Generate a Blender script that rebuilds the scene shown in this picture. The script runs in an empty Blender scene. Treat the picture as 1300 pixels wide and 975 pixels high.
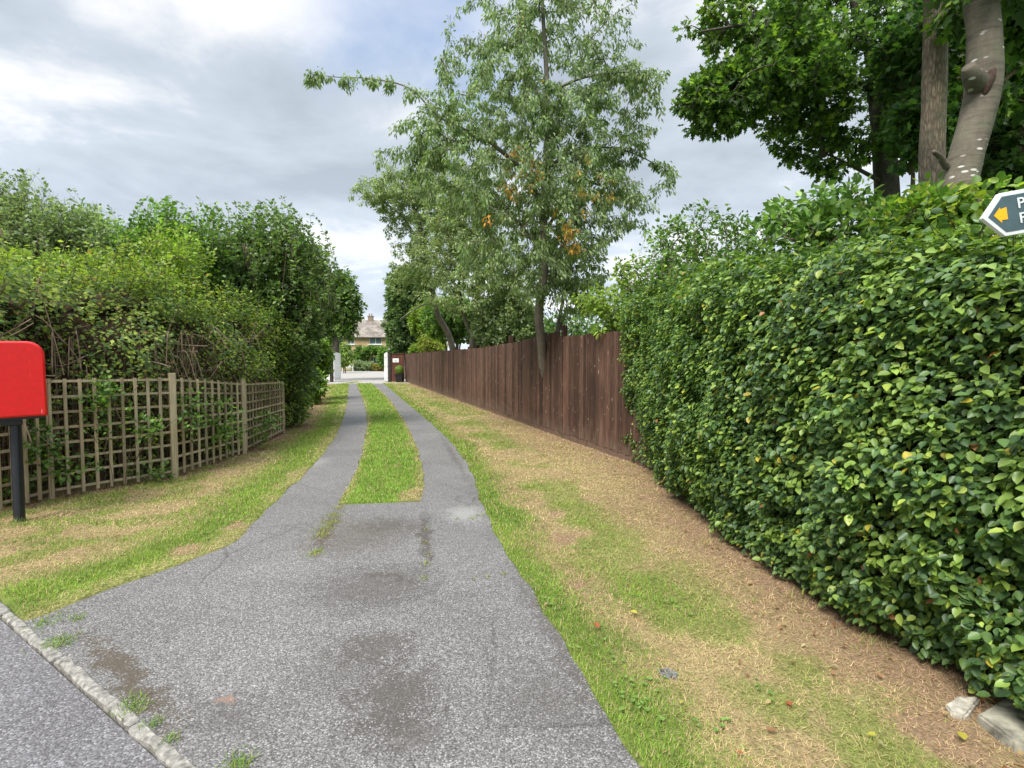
import bpy, bmesh, math
import numpy as np
from mathutils import Vector
from mathutils.geometry import tessellate_polygon

S = bpy.context.scene
COL = S.collection
# ------------------------------------------------------------------ camera
F = 680.0; CX, CY = 650.0, 487.5; PITCH = math.radians(2.69); EYE = 1.6
cam = bpy.data.cameras.new("camera"); camo = bpy.data.objects.new("camera", cam); COL.objects.link(camo)
camo.location = (0, 0, EYE); camo.rotation_euler = (math.radians(90) - PITCH, 0, 0)
cam.sensor_width = 36; cam.lens = 36 * F / 1300; cam.clip_end = 3000; cam.clip_start = 0.05
S.camera = camo
# ------------------------------------------------------------------ light and exposure
SUN_EL, SUN_AZ = math.radians(52), math.radians(212)      # azimuth measured clockwise from +Y: behind and left of the camera
S.view_settings.view_transform = 'Standard'; S.view_settings.look = 'None'
S.view_settings.gamma = 1; S.view_settings.use_curve_mapping = False
S.view_settings.exposure = 1.86
sun = bpy.data.lights.new("sun", 'SUN'); suno = bpy.data.objects.new("sun", sun); COL.objects.link(suno)
sun.energy = 1.5; sun.angle = math.radians(24); sun.color = (1.0, 0.965, 0.9)
sdir = Vector((math.sin(SUN_AZ) * math.cos(SUN_EL), math.cos(SUN_AZ) * math.cos(SUN_EL), math.sin(SUN_EL)))
suno.rotation_euler = (-sdir).to_track_quat('-Z', 'Y').to_euler(); suno.location = (0, 0, 30)


def world():
    w = bpy.data.worlds.new("World"); S.world = w; w.use_nodes = True
    nt = w.node_tree; N = nt.nodes; L = nt.links; N.clear()
    def n(t, **k):
        x = N.new(t)
        for a, b in k.items(): setattr(x, a, b)
        return x
    out = n('ShaderNodeOutputWorld')
    sky = n('ShaderNodeTexSky', sky_type='NISHITA', sun_disc=False, sun_elevation=SUN_EL, sun_rotation=SUN_AZ)
    bgs = n('ShaderNodeBackground'); bgs.inputs[1].default_value = 0.075
    L.new(sky.outputs[0], bgs.inputs[0])
    tc = n('ShaderNodeTexCoord'); sep = n('ShaderNodeSeparateXYZ'); L.new(tc.outputs['Generated'], sep.inputs[0])
    mz = n('ShaderNodeMath', operation='MAXIMUM'); L.new(sep.outputs[2], mz.inputs[0]); mz.inputs[1].default_value = 0.0
    az = n('ShaderNodeMath', operation='ADD'); L.new(mz.outputs[0], az.inputs[0]); az.inputs[1].default_value = 0.22
    dx = n('ShaderNodeMath', operation='DIVIDE'); L.new(sep.outputs[0], dx.inputs[0]); L.new(az.outputs[0], dx.inputs[1])
    dy = n('ShaderNodeMath', operation='DIVIDE'); L.new(sep.outputs[1], dy.inputs[0]); L.new(az.outputs[0], dy.inputs[1])
    cb = n('ShaderNodeCombineXYZ'); L.new(dx.outputs[0], cb.inputs[0]); L.new(dy.outputs[0], cb.inputs[1]); cb.inputs[2].default_value = 3.3
    n1 = n('ShaderNodeTexNoise'); n1.inputs['Scale'].default_value = 1.5; n1.inputs['Detail'].default_value = 8; n1.inputs['Roughness'].default_value = 0.57; n1.inputs['Distortion'].default_value = 0.25
    L.new(cb.outputs[0], n1.inputs['Vector'])
    r1 = n('ShaderNodeValToRGB'); e = r1.color_ramp.elements
    e[0].position = 0.36; e[0].color = (0.225, 0.255, 0.295, 1)
    e[1].position = 0.66; e[1].color = (0.50, 0.50, 0.505, 1)
    m = e.new(0.53); m.color = (0.30, 0.335, 0.38, 1)
    L.new(n1.outputs[0], r1.inputs[0])
    bgc = n('ShaderNodeBackground'); L.new(r1.outputs[0], bgc.inputs[0])
    # an overcast sky is much brighter overhead than low down
    zb = n('ShaderNodeMapRange', interpolation_type='SMOOTHSTEP'); L.new(sep.outputs[2], zb.inputs[0])
    zb.inputs[1].default_value = 0.62; zb.inputs[2].default_value = 0.98; zb.inputs[3].default_value = 0.60; zb.inputs[4].default_value = 2.2
    zl = n('ShaderNodeMapRange', interpolation_type='SMOOTHSTEP'); L.new(sep.outputs[2], zl.inputs[0])      # paler towards the horizon
    zl.inputs[1].default_value = 0.0; zl.inputs[2].default_value = 0.45; zl.inputs[3].default_value = 1.32; zl.inputs[4].default_value = 1.0
    zm = n('ShaderNodeMath', operation='MULTIPLY'); L.new(zb.outputs[0], zm.inputs[0]); L.new(zl.outputs[0], zm.inputs[1]); L.new(zm.outputs[0], bgc.inputs[1])
    # openings of blue between the clouds
    n2 = n('ShaderNodeTexNoise'); n2.inputs['Scale'].default_value = 1.3; n2.inputs['Detail'].default_value = 5
    L.new(cb.outputs[0], n2.inputs['Vector'])
    d0 = Vector((-0.075, 0.83, 0.56)).normalized()
    dot = n('ShaderNodeVectorMath', operation='DISTANCE'); L.new(tc.outputs['Generated'], dot.inputs[0]); dot.inputs[1].default_value = d0
    s1 = n('ShaderNodeMath', operation='MULTIPLY_ADD'); L.new(n2.outputs[0], s1.inputs[0]); s1.inputs[1].default_value = -0.75; L.new(dot.outputs['Value'], s1.inputs[2])
    mr = n('ShaderNodeMapRange'); L.new(s1.outputs[0], mr.inputs[0])
    mr.inputs[1].default_value = -0.40; mr.inputs[2].default_value = -0.2; mr.inputs[3].default_value = 0.3; mr.inputs[4].default_value = 1.0
    mx = n('ShaderNodeMixShader'); L.new(mr.outputs[0], mx.inputs[0]); L.new(bgs.outputs[0], mx.inputs[1]); L.new(bgc.outputs[0], mx.inputs[2])
    L.new(mx.outputs[0], out.inputs[0])
world()

# ------------------------------------------------------------------ placing helpers
cp, sp_ = math.cos(PITCH), math.sin(PITCH)
def ray(px, py):
    u, v = px - CX, CY - py
    return np.array([u, F * cp + v * sp_, -F * sp_ + v * cp])
def at(px, py, z=0.0):                 # the point of height z seen at a pixel of the photograph
    r = ray(px, py); t = (z - EYE) / r[2]
    return np.array([r[0] * t, r[1] * t, z])
def pt(px, py, d):                     # the point d metres ahead seen at that pixel
    r = ray(px, py); t = d / r[1]
    return np.array([r[0] * t, d, EYE + r[2] * t])

def tag(o, label=None, cat=None, group=None, kind=None):
    if label: o['label'] = label
    if cat: o['category'] = cat
    if group: o['group'] = group
    if kind: o['kind'] = kind
    return o
def empty(name, loc=(0, 0, 0), rz=0):
    o = bpy.data.objects.new(name, None); COL.objects.link(o); o.location = loc; o.rotation_euler[2] = rz
    o.empty_display_size = 0.2
    return o
def link(name, me, mats, parent=None, loc=None):
    o = bpy.data.objects.new(name, me); COL.objects.link(o)
    for m in (mats if isinstance(mats, (list, tuple)) else [mats]): me.materials.append(m)
    if parent:
        o.parent = parent
        if loc is None: o.location = -np.array(parent.location) if parent.rotation_euler[2] == 0 else (0, 0, 0)
    if loc is not None: o.location = loc
    return o

# ------------------------------------------------------------------ numpy noise and meshes
def vnoise(p, scale=1.0, seed=0):
    p = np.atleast_2d(np.asarray(p, float)) * scale
    if p.shape[1] == 2: p = np.c_[p, np.zeros(len(p))]
    i = np.floor(p).astype(np.int64); f = p - i; f = f * f * (3 - 2 * f)
    def h(x, y, z):
        n = (x * 374761393 + y * 668265263 + z * 2147483647 + seed * 1274126177) & 0xffffffff
        n = ((n ^ (n >> 13)) * 1103515245) & 0xffffffff
        n = ((n ^ (n >> 16)) * 2246822519) & 0xffffffff
        return ((n ^ (n >> 15)) & 0xffffff) / float(0xffffff)
    r = 0
    for a in (0, 1):
        for b in (0, 1):
            for c in (0, 1):
                w = (f[:, 0] if a else 1 - f[:, 0]) * (f[:, 1] if b else 1 - f[:, 1]) * (f[:, 2] if c else 1 - f[:, 2])
                r = r + w * h(i[:, 0] + a, i[:, 1] + b, i[:, 2] + c)
    return r
def fbm(p, scale=1.0, seed=0, oct=3):
    r = 0; a = 1; t = 0
    for k in range(oct):
        r = r + a * vnoise(p, scale * 2 ** k, seed + k * 17); t += a; a *= 0.5
    return r / t
def unit(v):
    return v / np.maximum(np.linalg.norm(v, axis=-1, keepdims=True), 1e-9)

def raw_mesh(name, co, faces_flat, starts, cols=None, dom='POINT', smooth=False):
    me = bpy.data.meshes.new(name)
    me.vertices.add(len(co)); me.vertices.foreach_set('co', np.ascontiguousarray(co, dtype=np.float32).ravel())
    me.loops.add(len(faces_flat)); me.loops.foreach_set('vertex_index', np.ascontiguousarray(faces_flat, dtype=np.int32))
    me.polygons.add(len(starts)); me.polygons.foreach_set('loop_start', np.ascontiguousarray(starts, dtype=np.int32))
    if smooth: me.polygons.foreach_set('use_smooth', np.ones(len(starts), dtype=bool))
    me.update(calc_edges=True)
    if cols is not None:
        a = me.attributes.new('col', 'FLOAT_COLOR', dom)
        c = np.ones((len(cols), 4), np.float32); c[:, :3] = cols
        a.data.foreach_set('color', c.ravel())
    return me

# leaf templates: rows are (along, across, up); faces index them
BEECH = (np.array([[0, 0, 0], [.28, -.34, .10], [.68, -.30, .06], [1, 0, -.10], [.68, .30, .06], [.28, .34, .10]]), [[0, 1, 2, 3], [0, 3, 4, 5]])
BEECH8 = (np.array([[0, 0, 0], [.16, -.24, .06], [.44, -.35, .09], [.78, -.22, .03], [1.02, 0, -.13], [.78, .22, .03], [.44, .35, .09], [.16, .24, .06]]), [[0, 1, 2, 3, 4], [0, 4, 5, 6, 7]])
LANCE = (np.array([[0, 0, 0], [.4, -.17, .04], [1, 0, -.12], [.4, .17, .04]]), [[0, 1, 2, 3]])
OVAL = (np.array([[0, 0, 0], [.45, -.33, .07], [1, 0, -.06], [.45, .33, .07]]), [[0, 1, 2, 3]])
a_ = [(-.02, 0), (.05, -.42), (.33, -.22), (.62, -.52), (.62, -.2), (1, 0), (.62, .2), (.62, .52), (.33, .22), (.05, .42)]
MAPLE = (np.array([[x, y, .10 * abs(y) - .08 * x] for x, y in a_]), [list(range(10))])
BLADE = (np.array([[0, -.5, 0], [0, .5, 0], [1, 0, 0]]), [[0, 1, 2]])

def leaf_mesh(name, pos, axis, nrm, length, col, tmpl, aspect=1.0, width=None):
    T, FC = tmpl; n = len(pos); k = len(T)
    axis = unit(axis); side = unit(np.cross(nrm, axis)); up = np.cross(axis, side)
    L = length[:, None, None]; W = (length * aspect if width is None else width)[:, None, None]
    co = pos[:, None, :] + T[None, :, 0:1] * L * axis[:, None, :] + T[None, :, 1:2] * W * side[:, None, :] + T[None, :, 2:3] * L * up[:, None, :]
    fl = np.concatenate([np.array(f) for f in FC]); sz = np.array([len(f) for f in FC]); tot = sz.sum()
    flat = (np.arange(n)[:, None] * k + fl[None]).ravel()
    st = np.concatenate([[0], np.cumsum(sz)[:-1]]); starts = (np.arange(n)[:, None] * tot + st[None]).ravel()
    cols = np.repeat(col, len(FC), axis=0)
    return raw_mesh(name, co.reshape(-1, 3), flat, starts, cols, 'FACE')

def tubes(name, lines, sides=6, col=None, jit=0.0, rng=None):
    """lines: list of (points Nx3, radii N). One mesh of tapering tubes."""
    V = []; Fc = []; base = 0
    for P, R in lines:
        P = np.asarray(P, float); R = np.asarray(R, float)
        if R[-1] > .006: P = np.vstack([P, P[-1] + (P[-1] - P[-2]) * .02]); R = np.r_[R, R[-1] * .05]
        n = len(P)
        if n < 2: continue
        s = sides if R.max() > 0.02 else 4 if R.max() > 0.008 else 3
        tan = unit(np.gradient(P, axis=0)); ref = np.array([0.31, 0.87, 0.13])
        a = unit(np.cross(tan, ref)); b = np.cross(tan, a)
        th = np.linspace(0, 2 * math.pi, s, endpoint=False)
        rr = R[:, None, None]
        if jit and R.max() > 0.03:
            q = P[:, None, :] + rr * (np.cos(th)[None, :, None] * a[:, None, :] + np.sin(th)[None, :, None] * b[:, None, :])
            rr = rr * (1 + jit * 1.6 * (fbm(q.reshape(-1, 3) * [1, 1, .55], 5.5, 3, 3).reshape(n, s, 1) - .5))
        ring = P[:, None, :] + rr * (np.cos(th)[None, :, None] * a[:, None, :] + np.sin(th)[None, :, None] * b[:, None, :])
        V.append(ring.reshape(-1, 3))
        i = np.arange(n - 1)[:, None] * s; j = np.arange(s)[None]; j2 = (j + 1) % s
        Fc.append((base + np.stack([i + j, i + j2, i + s + j2, i + s + j], -1)).reshape(-1, 4))
        base += n * s
    V = np.concatenate(V); Fc = np.concatenate(Fc)
    return raw_mesh(name, V, Fc.ravel(), np.arange(len(Fc)) * 4, None, smooth=True)

def smooth_line(P, R, n=6):
    P = np.asarray(P, float); R = np.asarray(R, float); t = np.arange(len(P)); tt = np.linspace(0, len(P) - 1, (len(P) - 1) * n + 1)
    # Catmull-Rom
    out = []
    for x in tt:
        i = min(int(x), len(P) - 2); u = x - i
        p0, p1, p2, p3 = P[max(i - 1, 0)], P[i], P[i + 1], P[min(i + 2, len(P) - 1)]
        out.append(0.5 * (2 * p1 + (p2 - p0) * u + (2 * p0 - 5 * p1 + 4 * p2 - p3) * u * u + (3 * p1 - p0 - 3 * p2 + p3) * u ** 3))
    return np.array(out), np.interp(tt, t, R)

class MB:
    """boxes and prisms collected into one bmesh"""
    def __init__(s): s.bm = bmesh.new(); s.c = []
    def box(s, c, size, rz=0, rot=None, bev=0.0):
        hx, hy, hz = size[0] / 2, size[1] / 2, size[2] / 2
        from mathutils import Matrix
        M = Matrix.Translation(Vector(c)) @ (rot if rot is not None else Matrix.Rotation(rz, 4, 'Z'))
        vs = [s.bm.verts.new(M @ Vector((x, y, z))) for x in (-hx, hx) for y in (-hy, hy) for z in (-hz, hz)]
        fs = [s.bm.faces.new([vs[i] for i in q]) for q in ((0, 1, 3, 2), (4, 6, 7, 5), (0, 4, 5, 1), (2, 3, 7, 6), (0, 2, 6, 4), (1, 5, 7, 3))]
        if bev > 0:
            ed = list({e for f in fs for e in f.edges})
            bmesh.ops.bevel(s.bm, geom=ed, offset=bev, segments=1, affect='EDGES')
        return vs
    def prism(s, pts, ext):
        """pts: 3-D outline, extruded by vector ext"""
        e = Vector(ext); a = [s.bm.verts.new(Vector(p)) for p in pts]; b = [s.bm.verts.new(Vector(p) + e) for p in pts]; n = len(a)
        s.bm.faces.new(a); s.bm.faces.new(b[::-1])
        for i in range(n): s.bm.faces.new((a[i], b[i], b[(i + 1) % n], a[(i + 1) % n]))
    def lathe(s, c, prof, n=16):
        rings = [[s.bm.verts.new((c[0] + r * math.cos(2 * math.pi * k / n), c[1] + r * math.sin(2 * math.pi * k / n), c[2] + z)) for k in range(n)] for r, z in prof]
        for A, B in zip(rings, rings[1:]):
            for k in range(n): s.bm.faces.new((A[k], A[(k + 1) % n], B[(k + 1) % n], B[k]))
        s.bm.faces.new(rings[0][::-1]); s.bm.faces.new(rings[-1])
    def build(s, name, mat, parent=None, loc=None, smooth=False):
        bmesh.ops.recalc_face_normals(s.bm, faces=s.bm.faces)
        me = bpy.data.meshes.new(name); s.bm.to_mesh(me); s.bm.free()
        if smooth:
            for p in me.polygons: p.use_smooth = True
        return link(name, me, mat, parent, loc)

# ------------------------------------------------------------------ materials
def mat(name):
    m = bpy.data.materials.new(name); m.use_nodes = True; nt = m.node_tree
    b = nt.nodes['Principled BSDF']; return m, nt, b
def nd(nt, t, ins=None, **k):
    x = nt.nodes.new(t)
    for a, b in k.items(): setattr(x, a, b)
    for a, b in (ins or {}).items():
        if isinstance(b, bpy.types.NodeSocket): nt.links.new(b, x.inputs[a])
        else: x.inputs[a].default_value = b
    return x
def ramp(nt, fac, stops):
    r = nt.nodes.new('ShaderNodeValToRGB'); e = r.color_ramp.elements
    while len(e) < len(stops): e.new(0.5)
    for q, (p, c) in zip(e, stops): q.position = p; q.color = (*c, 1) if len(c) == 3 else c
    nt.links.new(fac, r.inputs[0]); return r.outputs[0]
def mixc(nt, fac, a, b, mode='MIX'):
    x = nt.nodes.new('ShaderNodeMix'); x.data_type = 'RGBA'; x.blend_type = mode
    for i, v in ((0, fac), (6, a), (7, b)):
        if isinstance(v, bpy.types.NodeSocket): nt.links.new(v, x.inputs[i])
        elif i == 0: x.inputs[0].default_value = v
        else: x.inputs[i].default_value = (*v, 1)
    return x.outputs[2]
def bump(nt, b, h, s=0.4, d=0.01):
    x = nd(nt, 'ShaderNodeBump', {'Height': h, 'Strength': s, 'Distance': d}); nt.links.new(x.outputs[0], b.inputs['Normal'])
def noise(nt, scale, detail=3, rough=0.5, vec=None, dist=0):
    return nd(nt, 'ShaderNodeTexNoise', {'Scale': scale, 'Detail': detail, 'Roughness': rough, 'Distortion': dist, **({'Vector': vec} if vec else {})}).outputs[0]
def objco(nt, sc=(1, 1, 1), rot=(0, 0, 0)):
    t = nd(nt, 'ShaderNodeTexCoord'); m = nd(nt, 'ShaderNodeMapping', {'Vector': t.outputs['Object'], 'Scale': sc, 'Rotation': rot}); return m.outputs[0]

def leaf_mat(name, rough=0.45, spec=0.4, trans=0.28, tint=(1.35, 1.5, 0.7)):
    m, nt, b = mat(name)
    a = nd(nt, 'ShaderNodeAttribute', attribute_name='col')
    nt.links.new(a.outputs['Color'], b.inputs['Base Color'])
    b.inputs['Roughness'].default_value = rough; b.inputs['Specular IOR Level'].default_value = spec
    t = mixc(nt, 1.0, a.outputs['Color'], tint, 'MULTIPLY')
    tr = nd(nt, 'ShaderNodeBsdfTranslucent', {'Color': t})
    mx = nd(nt, 'ShaderNodeMixShader', {0: trans, 1: b.outputs[0], 2: tr.outputs[0]})
    nt.links.new(mx.outputs[0], nt.nodes['Material Output'].inputs[0])
    return m
LEAF = leaf_mat('leaf_gloss', 0.42, 0.5, 0.3)
LEAFM = leaf_mat('leaf_matt', 0.5, 0.4, 0.42)
GRASSM = leaf_mat('grass_blade', 0.7, 0.15, 0.25, (1.2, 1.25, 0.8))

def bark_mat(name, c1, c2, lent=False, scale=14, bs=0.6, ridge=0):
    m, nt, b = mat(name); v = objco(nt, (1, 1, 0.35)); v2 = objco(nt)
    f = noise(nt, scale, 7, 0.72, v)
    if ridge: f = mixc(nt, .6, f, nd(nt, 'ShaderNodeTexVoronoi', {'Vector': objco(nt, (1, 1, .22)), 'Scale': ridge}, feature='DISTANCE_TO_EDGE').outputs[0])
    c = ramp(nt, f, [(0.12, c1), (0.42, c2)] if ridge else [(0.3, c1), (0.7, c2)])
    g = noise(nt, 2.2, 3, 0.5, v2)
    c = mixc(nt, ramp(nt, g, [(0.45, (0, 0, 0)), (0.7, (.55, .55, .55))]), c, tuple(x * .55 for x in c1))
    c = mixc(nt, ramp(nt, noise(nt, 7, 6, .75, v2), [(.48, (0, 0, 0)), (.62, (.5, .5, .5))]), c, (.13, .14, .085))
    c = mixc(nt, ramp(nt, noise(nt, 16, 6, .8, v2), [(.55, (0, 0, 0)), (.68, (.45, .45, .45))]), c, tuple(x * .4 for x in c1))
    if lent:   # pale horizontal flecks
        vo = nd(nt, 'ShaderNodeTexVoronoi', {'Vector': objco(nt, (9, 9, 26)), 'Scale': 1.0, 'Randomness': 1.0})
        fl = ramp(nt, vo.outputs['Distance'], [(0.2, (1, 1, 1)), (0.27, (0, 0, 0))])
        k = ramp(nt, noise(nt, 3.0, 2, .5, v2), [(0.50, (0, 0, 0)), (0.56, (1, 1, 1))])
        c = mixc(nt, mixc(nt, 1.0, fl, k, 'MULTIPLY'), c, (.62, .6, .55))
        bands = noise(nt, 3, 4, .6, objco(nt, (1, 1, 9)), .6)
        c = mixc(nt, ramp(nt, bands, [(.5, (0, 0, 0)), (.68, (.6, .6, .6))]), c, tuple(x * .5 for x in c1)); f = mixc(nt, .6, f, bands)
    nt.links.new(c, b.inputs['Base Color']); b.inputs['Roughness'].default_value = 0.85
    bump(nt, b, f, bs, 0.02); return m
BARK_CHERRY = bark_mat('bark_cherry', (.12, .095, .075), (.27, .235, .2), False, 11, .5)
BARK_DARK = bark_mat('bark_dark', (.045, .036, .03), (.12, .10, .085), False, 18, .8)
BARK_ROUGH = bark_mat('bark_rough', (.07, .05, .036), (.42, .32, .24), False, 34, 1.0, 38)
BARK_PALE = bark_mat('bark_pale', (.105, .085, .062), (.20, .17, .13), True, 9, .6)
TWIG = bark_mat('twig_brown', (.09, .06, .04), (.22, .16, .11), False, 20, .3)

def flat(name, c, rough=0.6, spec=0.4, metal=0, var=0.12, scale=8, bs=0.0):
    m, nt, b = mat(name); f = noise(nt, scale, 4, .6, objco(nt))
    nt.links.new(ramp(nt, f, [(0.3, tuple(x * (1 - var) for x in c)), (0.7, tuple(min(1, x * (1 + var)) for x in c))]), b.inputs['Base Color'])
    b.inputs['Roughness'].default_value = rough; b.inputs['Specular IOR Level'].default_value = spec; b.inputs['Metallic'].default_value = metal
    if bs: bump(nt, b, f, bs, 0.01)
    return m

def wood_mat(name, dark, mid, light, scratch=True):
    m, nt, b = mat(name); v = objco(nt, (14, 14, 0.9))
    f = noise(nt, 3.0, 5, .65, v, .4); g = noise(nt, 1.1, 3, .5, objco(nt))
    a = nd(nt, 'ShaderNodeAttribute', attribute_name='col')
    c = ramp(nt, f, [(.28, dark), (.52, mid), (.78, light)])
    c = mixc(nt, ramp(nt, g, [(.4, (0, 0, 0)), (.72, (.6, .6, .6))]), c, dark)
    c = mixc(nt, 1.0, c, a.outputs['Color'], 'MULTIPLY')
    if scratch:
        sz = nd(nt, 'ShaderNodeSeparateXYZ', {0: nd(nt, 'ShaderNodeTexCoord').outputs['Object']}).outputs[2]
        dz = nd(nt, 'ShaderNodeMath', {0: noise(nt, 5, 4, .7, objco(nt)), 1: .9, 2: sz}, operation='MULTIPLY_ADD').outputs[0]
        c = mixc(nt, ramp(nt, dz, [(.45, (.55, .55, .55)), (.85, (0, 0, 0))]), c, (.16, .115, .085))
        s = noise(nt, 7, 3, .6, objco(nt, (3.2, 3.2, 1)))
        c = mixc(nt, ramp(nt, s, [(.67, (0, 0, 0)), (.70, (.8, .8, .8))]), c, (.42, .30, .24))
    nt.links.new(c, b.inputs['Base Color']); b.inputs['Roughness'].default_value = .78; b.inputs['Specular IOR Level'].default_value = .25
    bump(nt, b, f, .35, .006); return m

def asphalt_mat(name, lo, mid, hi, blobs=(), tint=(.2, .17, .14), scale=115):
    m, nt, b = mat(name); geo = nd(nt, 'ShaderNodeNewGeometry'); p = geo.outputs['Position']
    vo = nd(nt, 'ShaderNodeTexVoronoi', {'Vector': p, 'Scale': scale, 'Randomness': 1.0})
    sepc = nd(nt, 'ShaderNodeSeparateColor', {0: vo.outputs['Color']})
    c = ramp(nt, sepc.outputs[0], [(0.0, lo), (.45, mid), (.85, hi), (1.0, tuple(min(1, x * 1.5) for x in hi))])
    edge = ramp(nt, vo.outputs['Distance'], [(.35, (1, 1, 1)), (.8, (.5, .49, .48))])
    c = mixc(nt, 1.0, c, edge, 'MULTIPLY')
    big = noise(nt, .9, 4, .6, p); c = mixc(nt, 1.0, c, ramp(nt, big, [(.3, (.84, .83, .82)), (.7, (1.14, 1.14, 1.14))]), 'MULTIPLY')
    med = noise(nt, 14, 4, .7, p)
    c = mixc(nt, ramp(nt, med, [(.60, (0, 0, 0)), (.72, (.42, .42, .42))]), c, tuple(x * .55 for x in lo))
    # dark loss of chippings, moss lines and worn patches where the drive has them
    spk = noise(nt, 13, 5, .75, p)
    chip = nd(nt, 'ShaderNodeMath', {0: sepc.outputs[1], 1: .75}, operation='MULTIPLY').outputs[0]
    nw = nd(nt, 'ShaderNodeTexNoise', {'Vector': p, 'Scale': 7.0, 'Detail': 4.0}).outputs['Color']
    off = nd(nt, 'ShaderNodeVectorMath', {0: nw, 1: (.5, .5, .5)}, operation='SUBTRACT').outputs[0]
    off = nd(nt, 'ShaderNodeVectorMath', {0: off, 'Scale': .28}, operation='SCALE').outputs[0]
    pw = nd(nt, 'ShaderNodeVectorMath', {0: p, 1: off}, operation='ADD').outputs[0]
    for (x, y, rx, ry, ang, col_, amt, hard) in blobs:
        mp = nd(nt, 'ShaderNodeMapping', {'Vector': pw, 'Location': (-x, -y, 0)})
        mp2 = nd(nt, 'ShaderNodeMapping', {'Vector': mp.outputs[0], 'Rotation': (0, 0, -ang)})
        mp3 = nd(nt, 'ShaderNodeMapping', {'Vector': mp2.outputs[0], 'Scale': (1 / rx, 1 / ry, 0)})
        ln = nd(nt, 'ShaderNodeVectorMath', {0: mp3.outputs[0]}, operation='LENGTH').outputs['Value']
        k = nd(nt, 'ShaderNodeMapRange', {0: ln, 1: 1.0, 2: 0.0, 3: 0.0, 4: 1.0}).outputs[0]
        # each chipping is lost or stained by chance, more often towards the middle of the patch
        s = nd(nt, 'ShaderNodeMath', {0: spk, 1: hard * 1.6, 2: -.8 * hard}, operation='MULTIPLY_ADD').outputs[0]
        s2 = nd(nt, 'ShaderNodeMath', {0: k, 1: s}, operation='ADD').outputs[0]
        s3 = nd(nt, 'ShaderNodeMath', {0: s2, 1: chip, 2: .55}, operation='SUBTRACT').outputs[0]
        inn = nd(nt, 'ShaderNodeMapRange', {0: k, 1: 0.0, 2: .15, 3: 0.0, 4: 1.0}).outputs[0]
        s4 = nd(nt, 'ShaderNodeMapRange', {0: s3, 1: -.05, 2: .10, 3: 0.0, 4: amt}).outputs[0]
        fct = nd(nt, 'ShaderNodeMath', {0: s4, 1: inn}, operation='MULTIPLY').outputs[0]
        c = mixc(nt, fct, c, col_)
    # hairline cracks
    wv = mixc(nt, .12, p, nd(nt, 'ShaderNodeTexNoise', {'Vector': p, 'Scale': 5.0}).outputs['Color'])
    cr = nd(nt, 'ShaderNodeTexVoronoi', {'Vector': wv, 'Scale': .85, 'Randomness': 1.0}, feature='DISTANCE_TO_EDGE')
    cm = ramp(nt, cr.outputs[0], [(.004, (1, 1, 1)), (.011, (0, 0, 0))])
    ck = ramp(nt, noise(nt, .6, 2, .5, p), [(.5, (0, 0, 0)), (.6, (.38, .38, .38))])
    c = mixc(nt, mixc(nt, 1.0, cm, ck, 'MULTIPLY'), c, (.03, .027, .024))
    nt.links.new(c, b.inputs['Base Color']); b.inputs['Roughness'].default_value = .8; b.inputs['Specular IOR Level'].default_value = .3
    hh = nd(nt, 'ShaderNodeMath', {0: vo.outputs['Distance'], 1: -1.0}, operation='MULTIPLY').outputs[0]
    bump(nt, b, hh, .4, .005); return m

def col_mat(name, rough=.95, sc=60, amt=.5):
    m, nt, b = mat(name); a = nd(nt, 'ShaderNodeAttribute', attribute_name='col')
    f = noise(nt, sc, 5, .7, nd(nt, 'ShaderNodeNewGeometry').outputs['Position']); c = mixc(nt, 1.0, a.outputs['Color'], ramp(nt, f, [(.3, (1 - amt,) * 3), (.7, (1 + amt * .6,) * 3)]), 'MULTIPLY')
    nt.links.new(c, b.inputs['Base Color']); b.inputs['Roughness'].default_value = rough; b.inputs['Specular IOR Level'].default_value = .1
    bump(nt, b, f, .6, .015); return m

# ================================================================== THE GROUND
def gline(L, z=0.0): return np.array([at(x, y, z)[:2] for x, y in L])
DL = gline([(60, 781), (105, 762), (150, 745), (230, 716), (295, 690), (330, 656), (365, 622), (400, 588), (428, 550), (440, 515), (443, 487)])
SL = gline([(431, 641), (444, 612), (455, 590), (463, 560), (466, 535), (462, 512), (452, 487)])
SR = gline([(535, 637), (537, 600), (526, 560), (508, 527), (492, 505), (473, 487)])
DR = gline([(815, 975), (740, 860), (680, 760), (640, 700), (612, 640), (590, 585), (555, 545), (520, 515), (487, 487)])
K0, K1 = at(0, 771)[:2], at(238, 975)[:2]
KD = unit(K1 - K0); KN = np.array([KD[1], -KD[0]])          # KN points from the kerb to the road
if KN @ (np.array([-3, 0]) - K0) < 0: KN = -KN
def kside(P): return (P - K0) @ KN                          # > 0 on the road
def kp(s): return K0 + KD * s
GATE_Y = DL[-1][1]

def densify(L, step=0.12, jit=0.0, seed=1):
    out = []
    for a, b in zip(L, L[1:]):
        n = max(1, int(np.linalg.norm(b - a) / step)); out += [a + (b - a) * k / n for k in range(n)]
    out.append(L[-1]); out = np.array(out)
    if jit: out = out + jit * (np.c_[fbm(out, 3, seed), fbm(out, 3, seed + 5)] - .5) * 2
    return out
def curve2(L, n=5): return smooth_line(np.c_[L, np.zeros(len(L))], np.ones(len(L)), n)[0][:, :2]
DL2, SL2, SR2, DR2 = [densify(curve2(L), .08, .035, 3 + i) for i, L in enumerate((DL, SL, SR, DR))]
kfoot = lambda P: K0 + KD * ((P - K0) @ KD)
a0 = kfoot(DL2[0]); a1 = kp((np.array([.95, .55]) - K0) @ KD)
sbot = densify(np.array([SL2[0], SR2[0]]), .06, .02, 9)[1:-1]
drive_poly = np.concatenate([[a0], DL2, SL2[::-1], sbot, SR2, DR2[::-1], [a1]])
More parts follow.
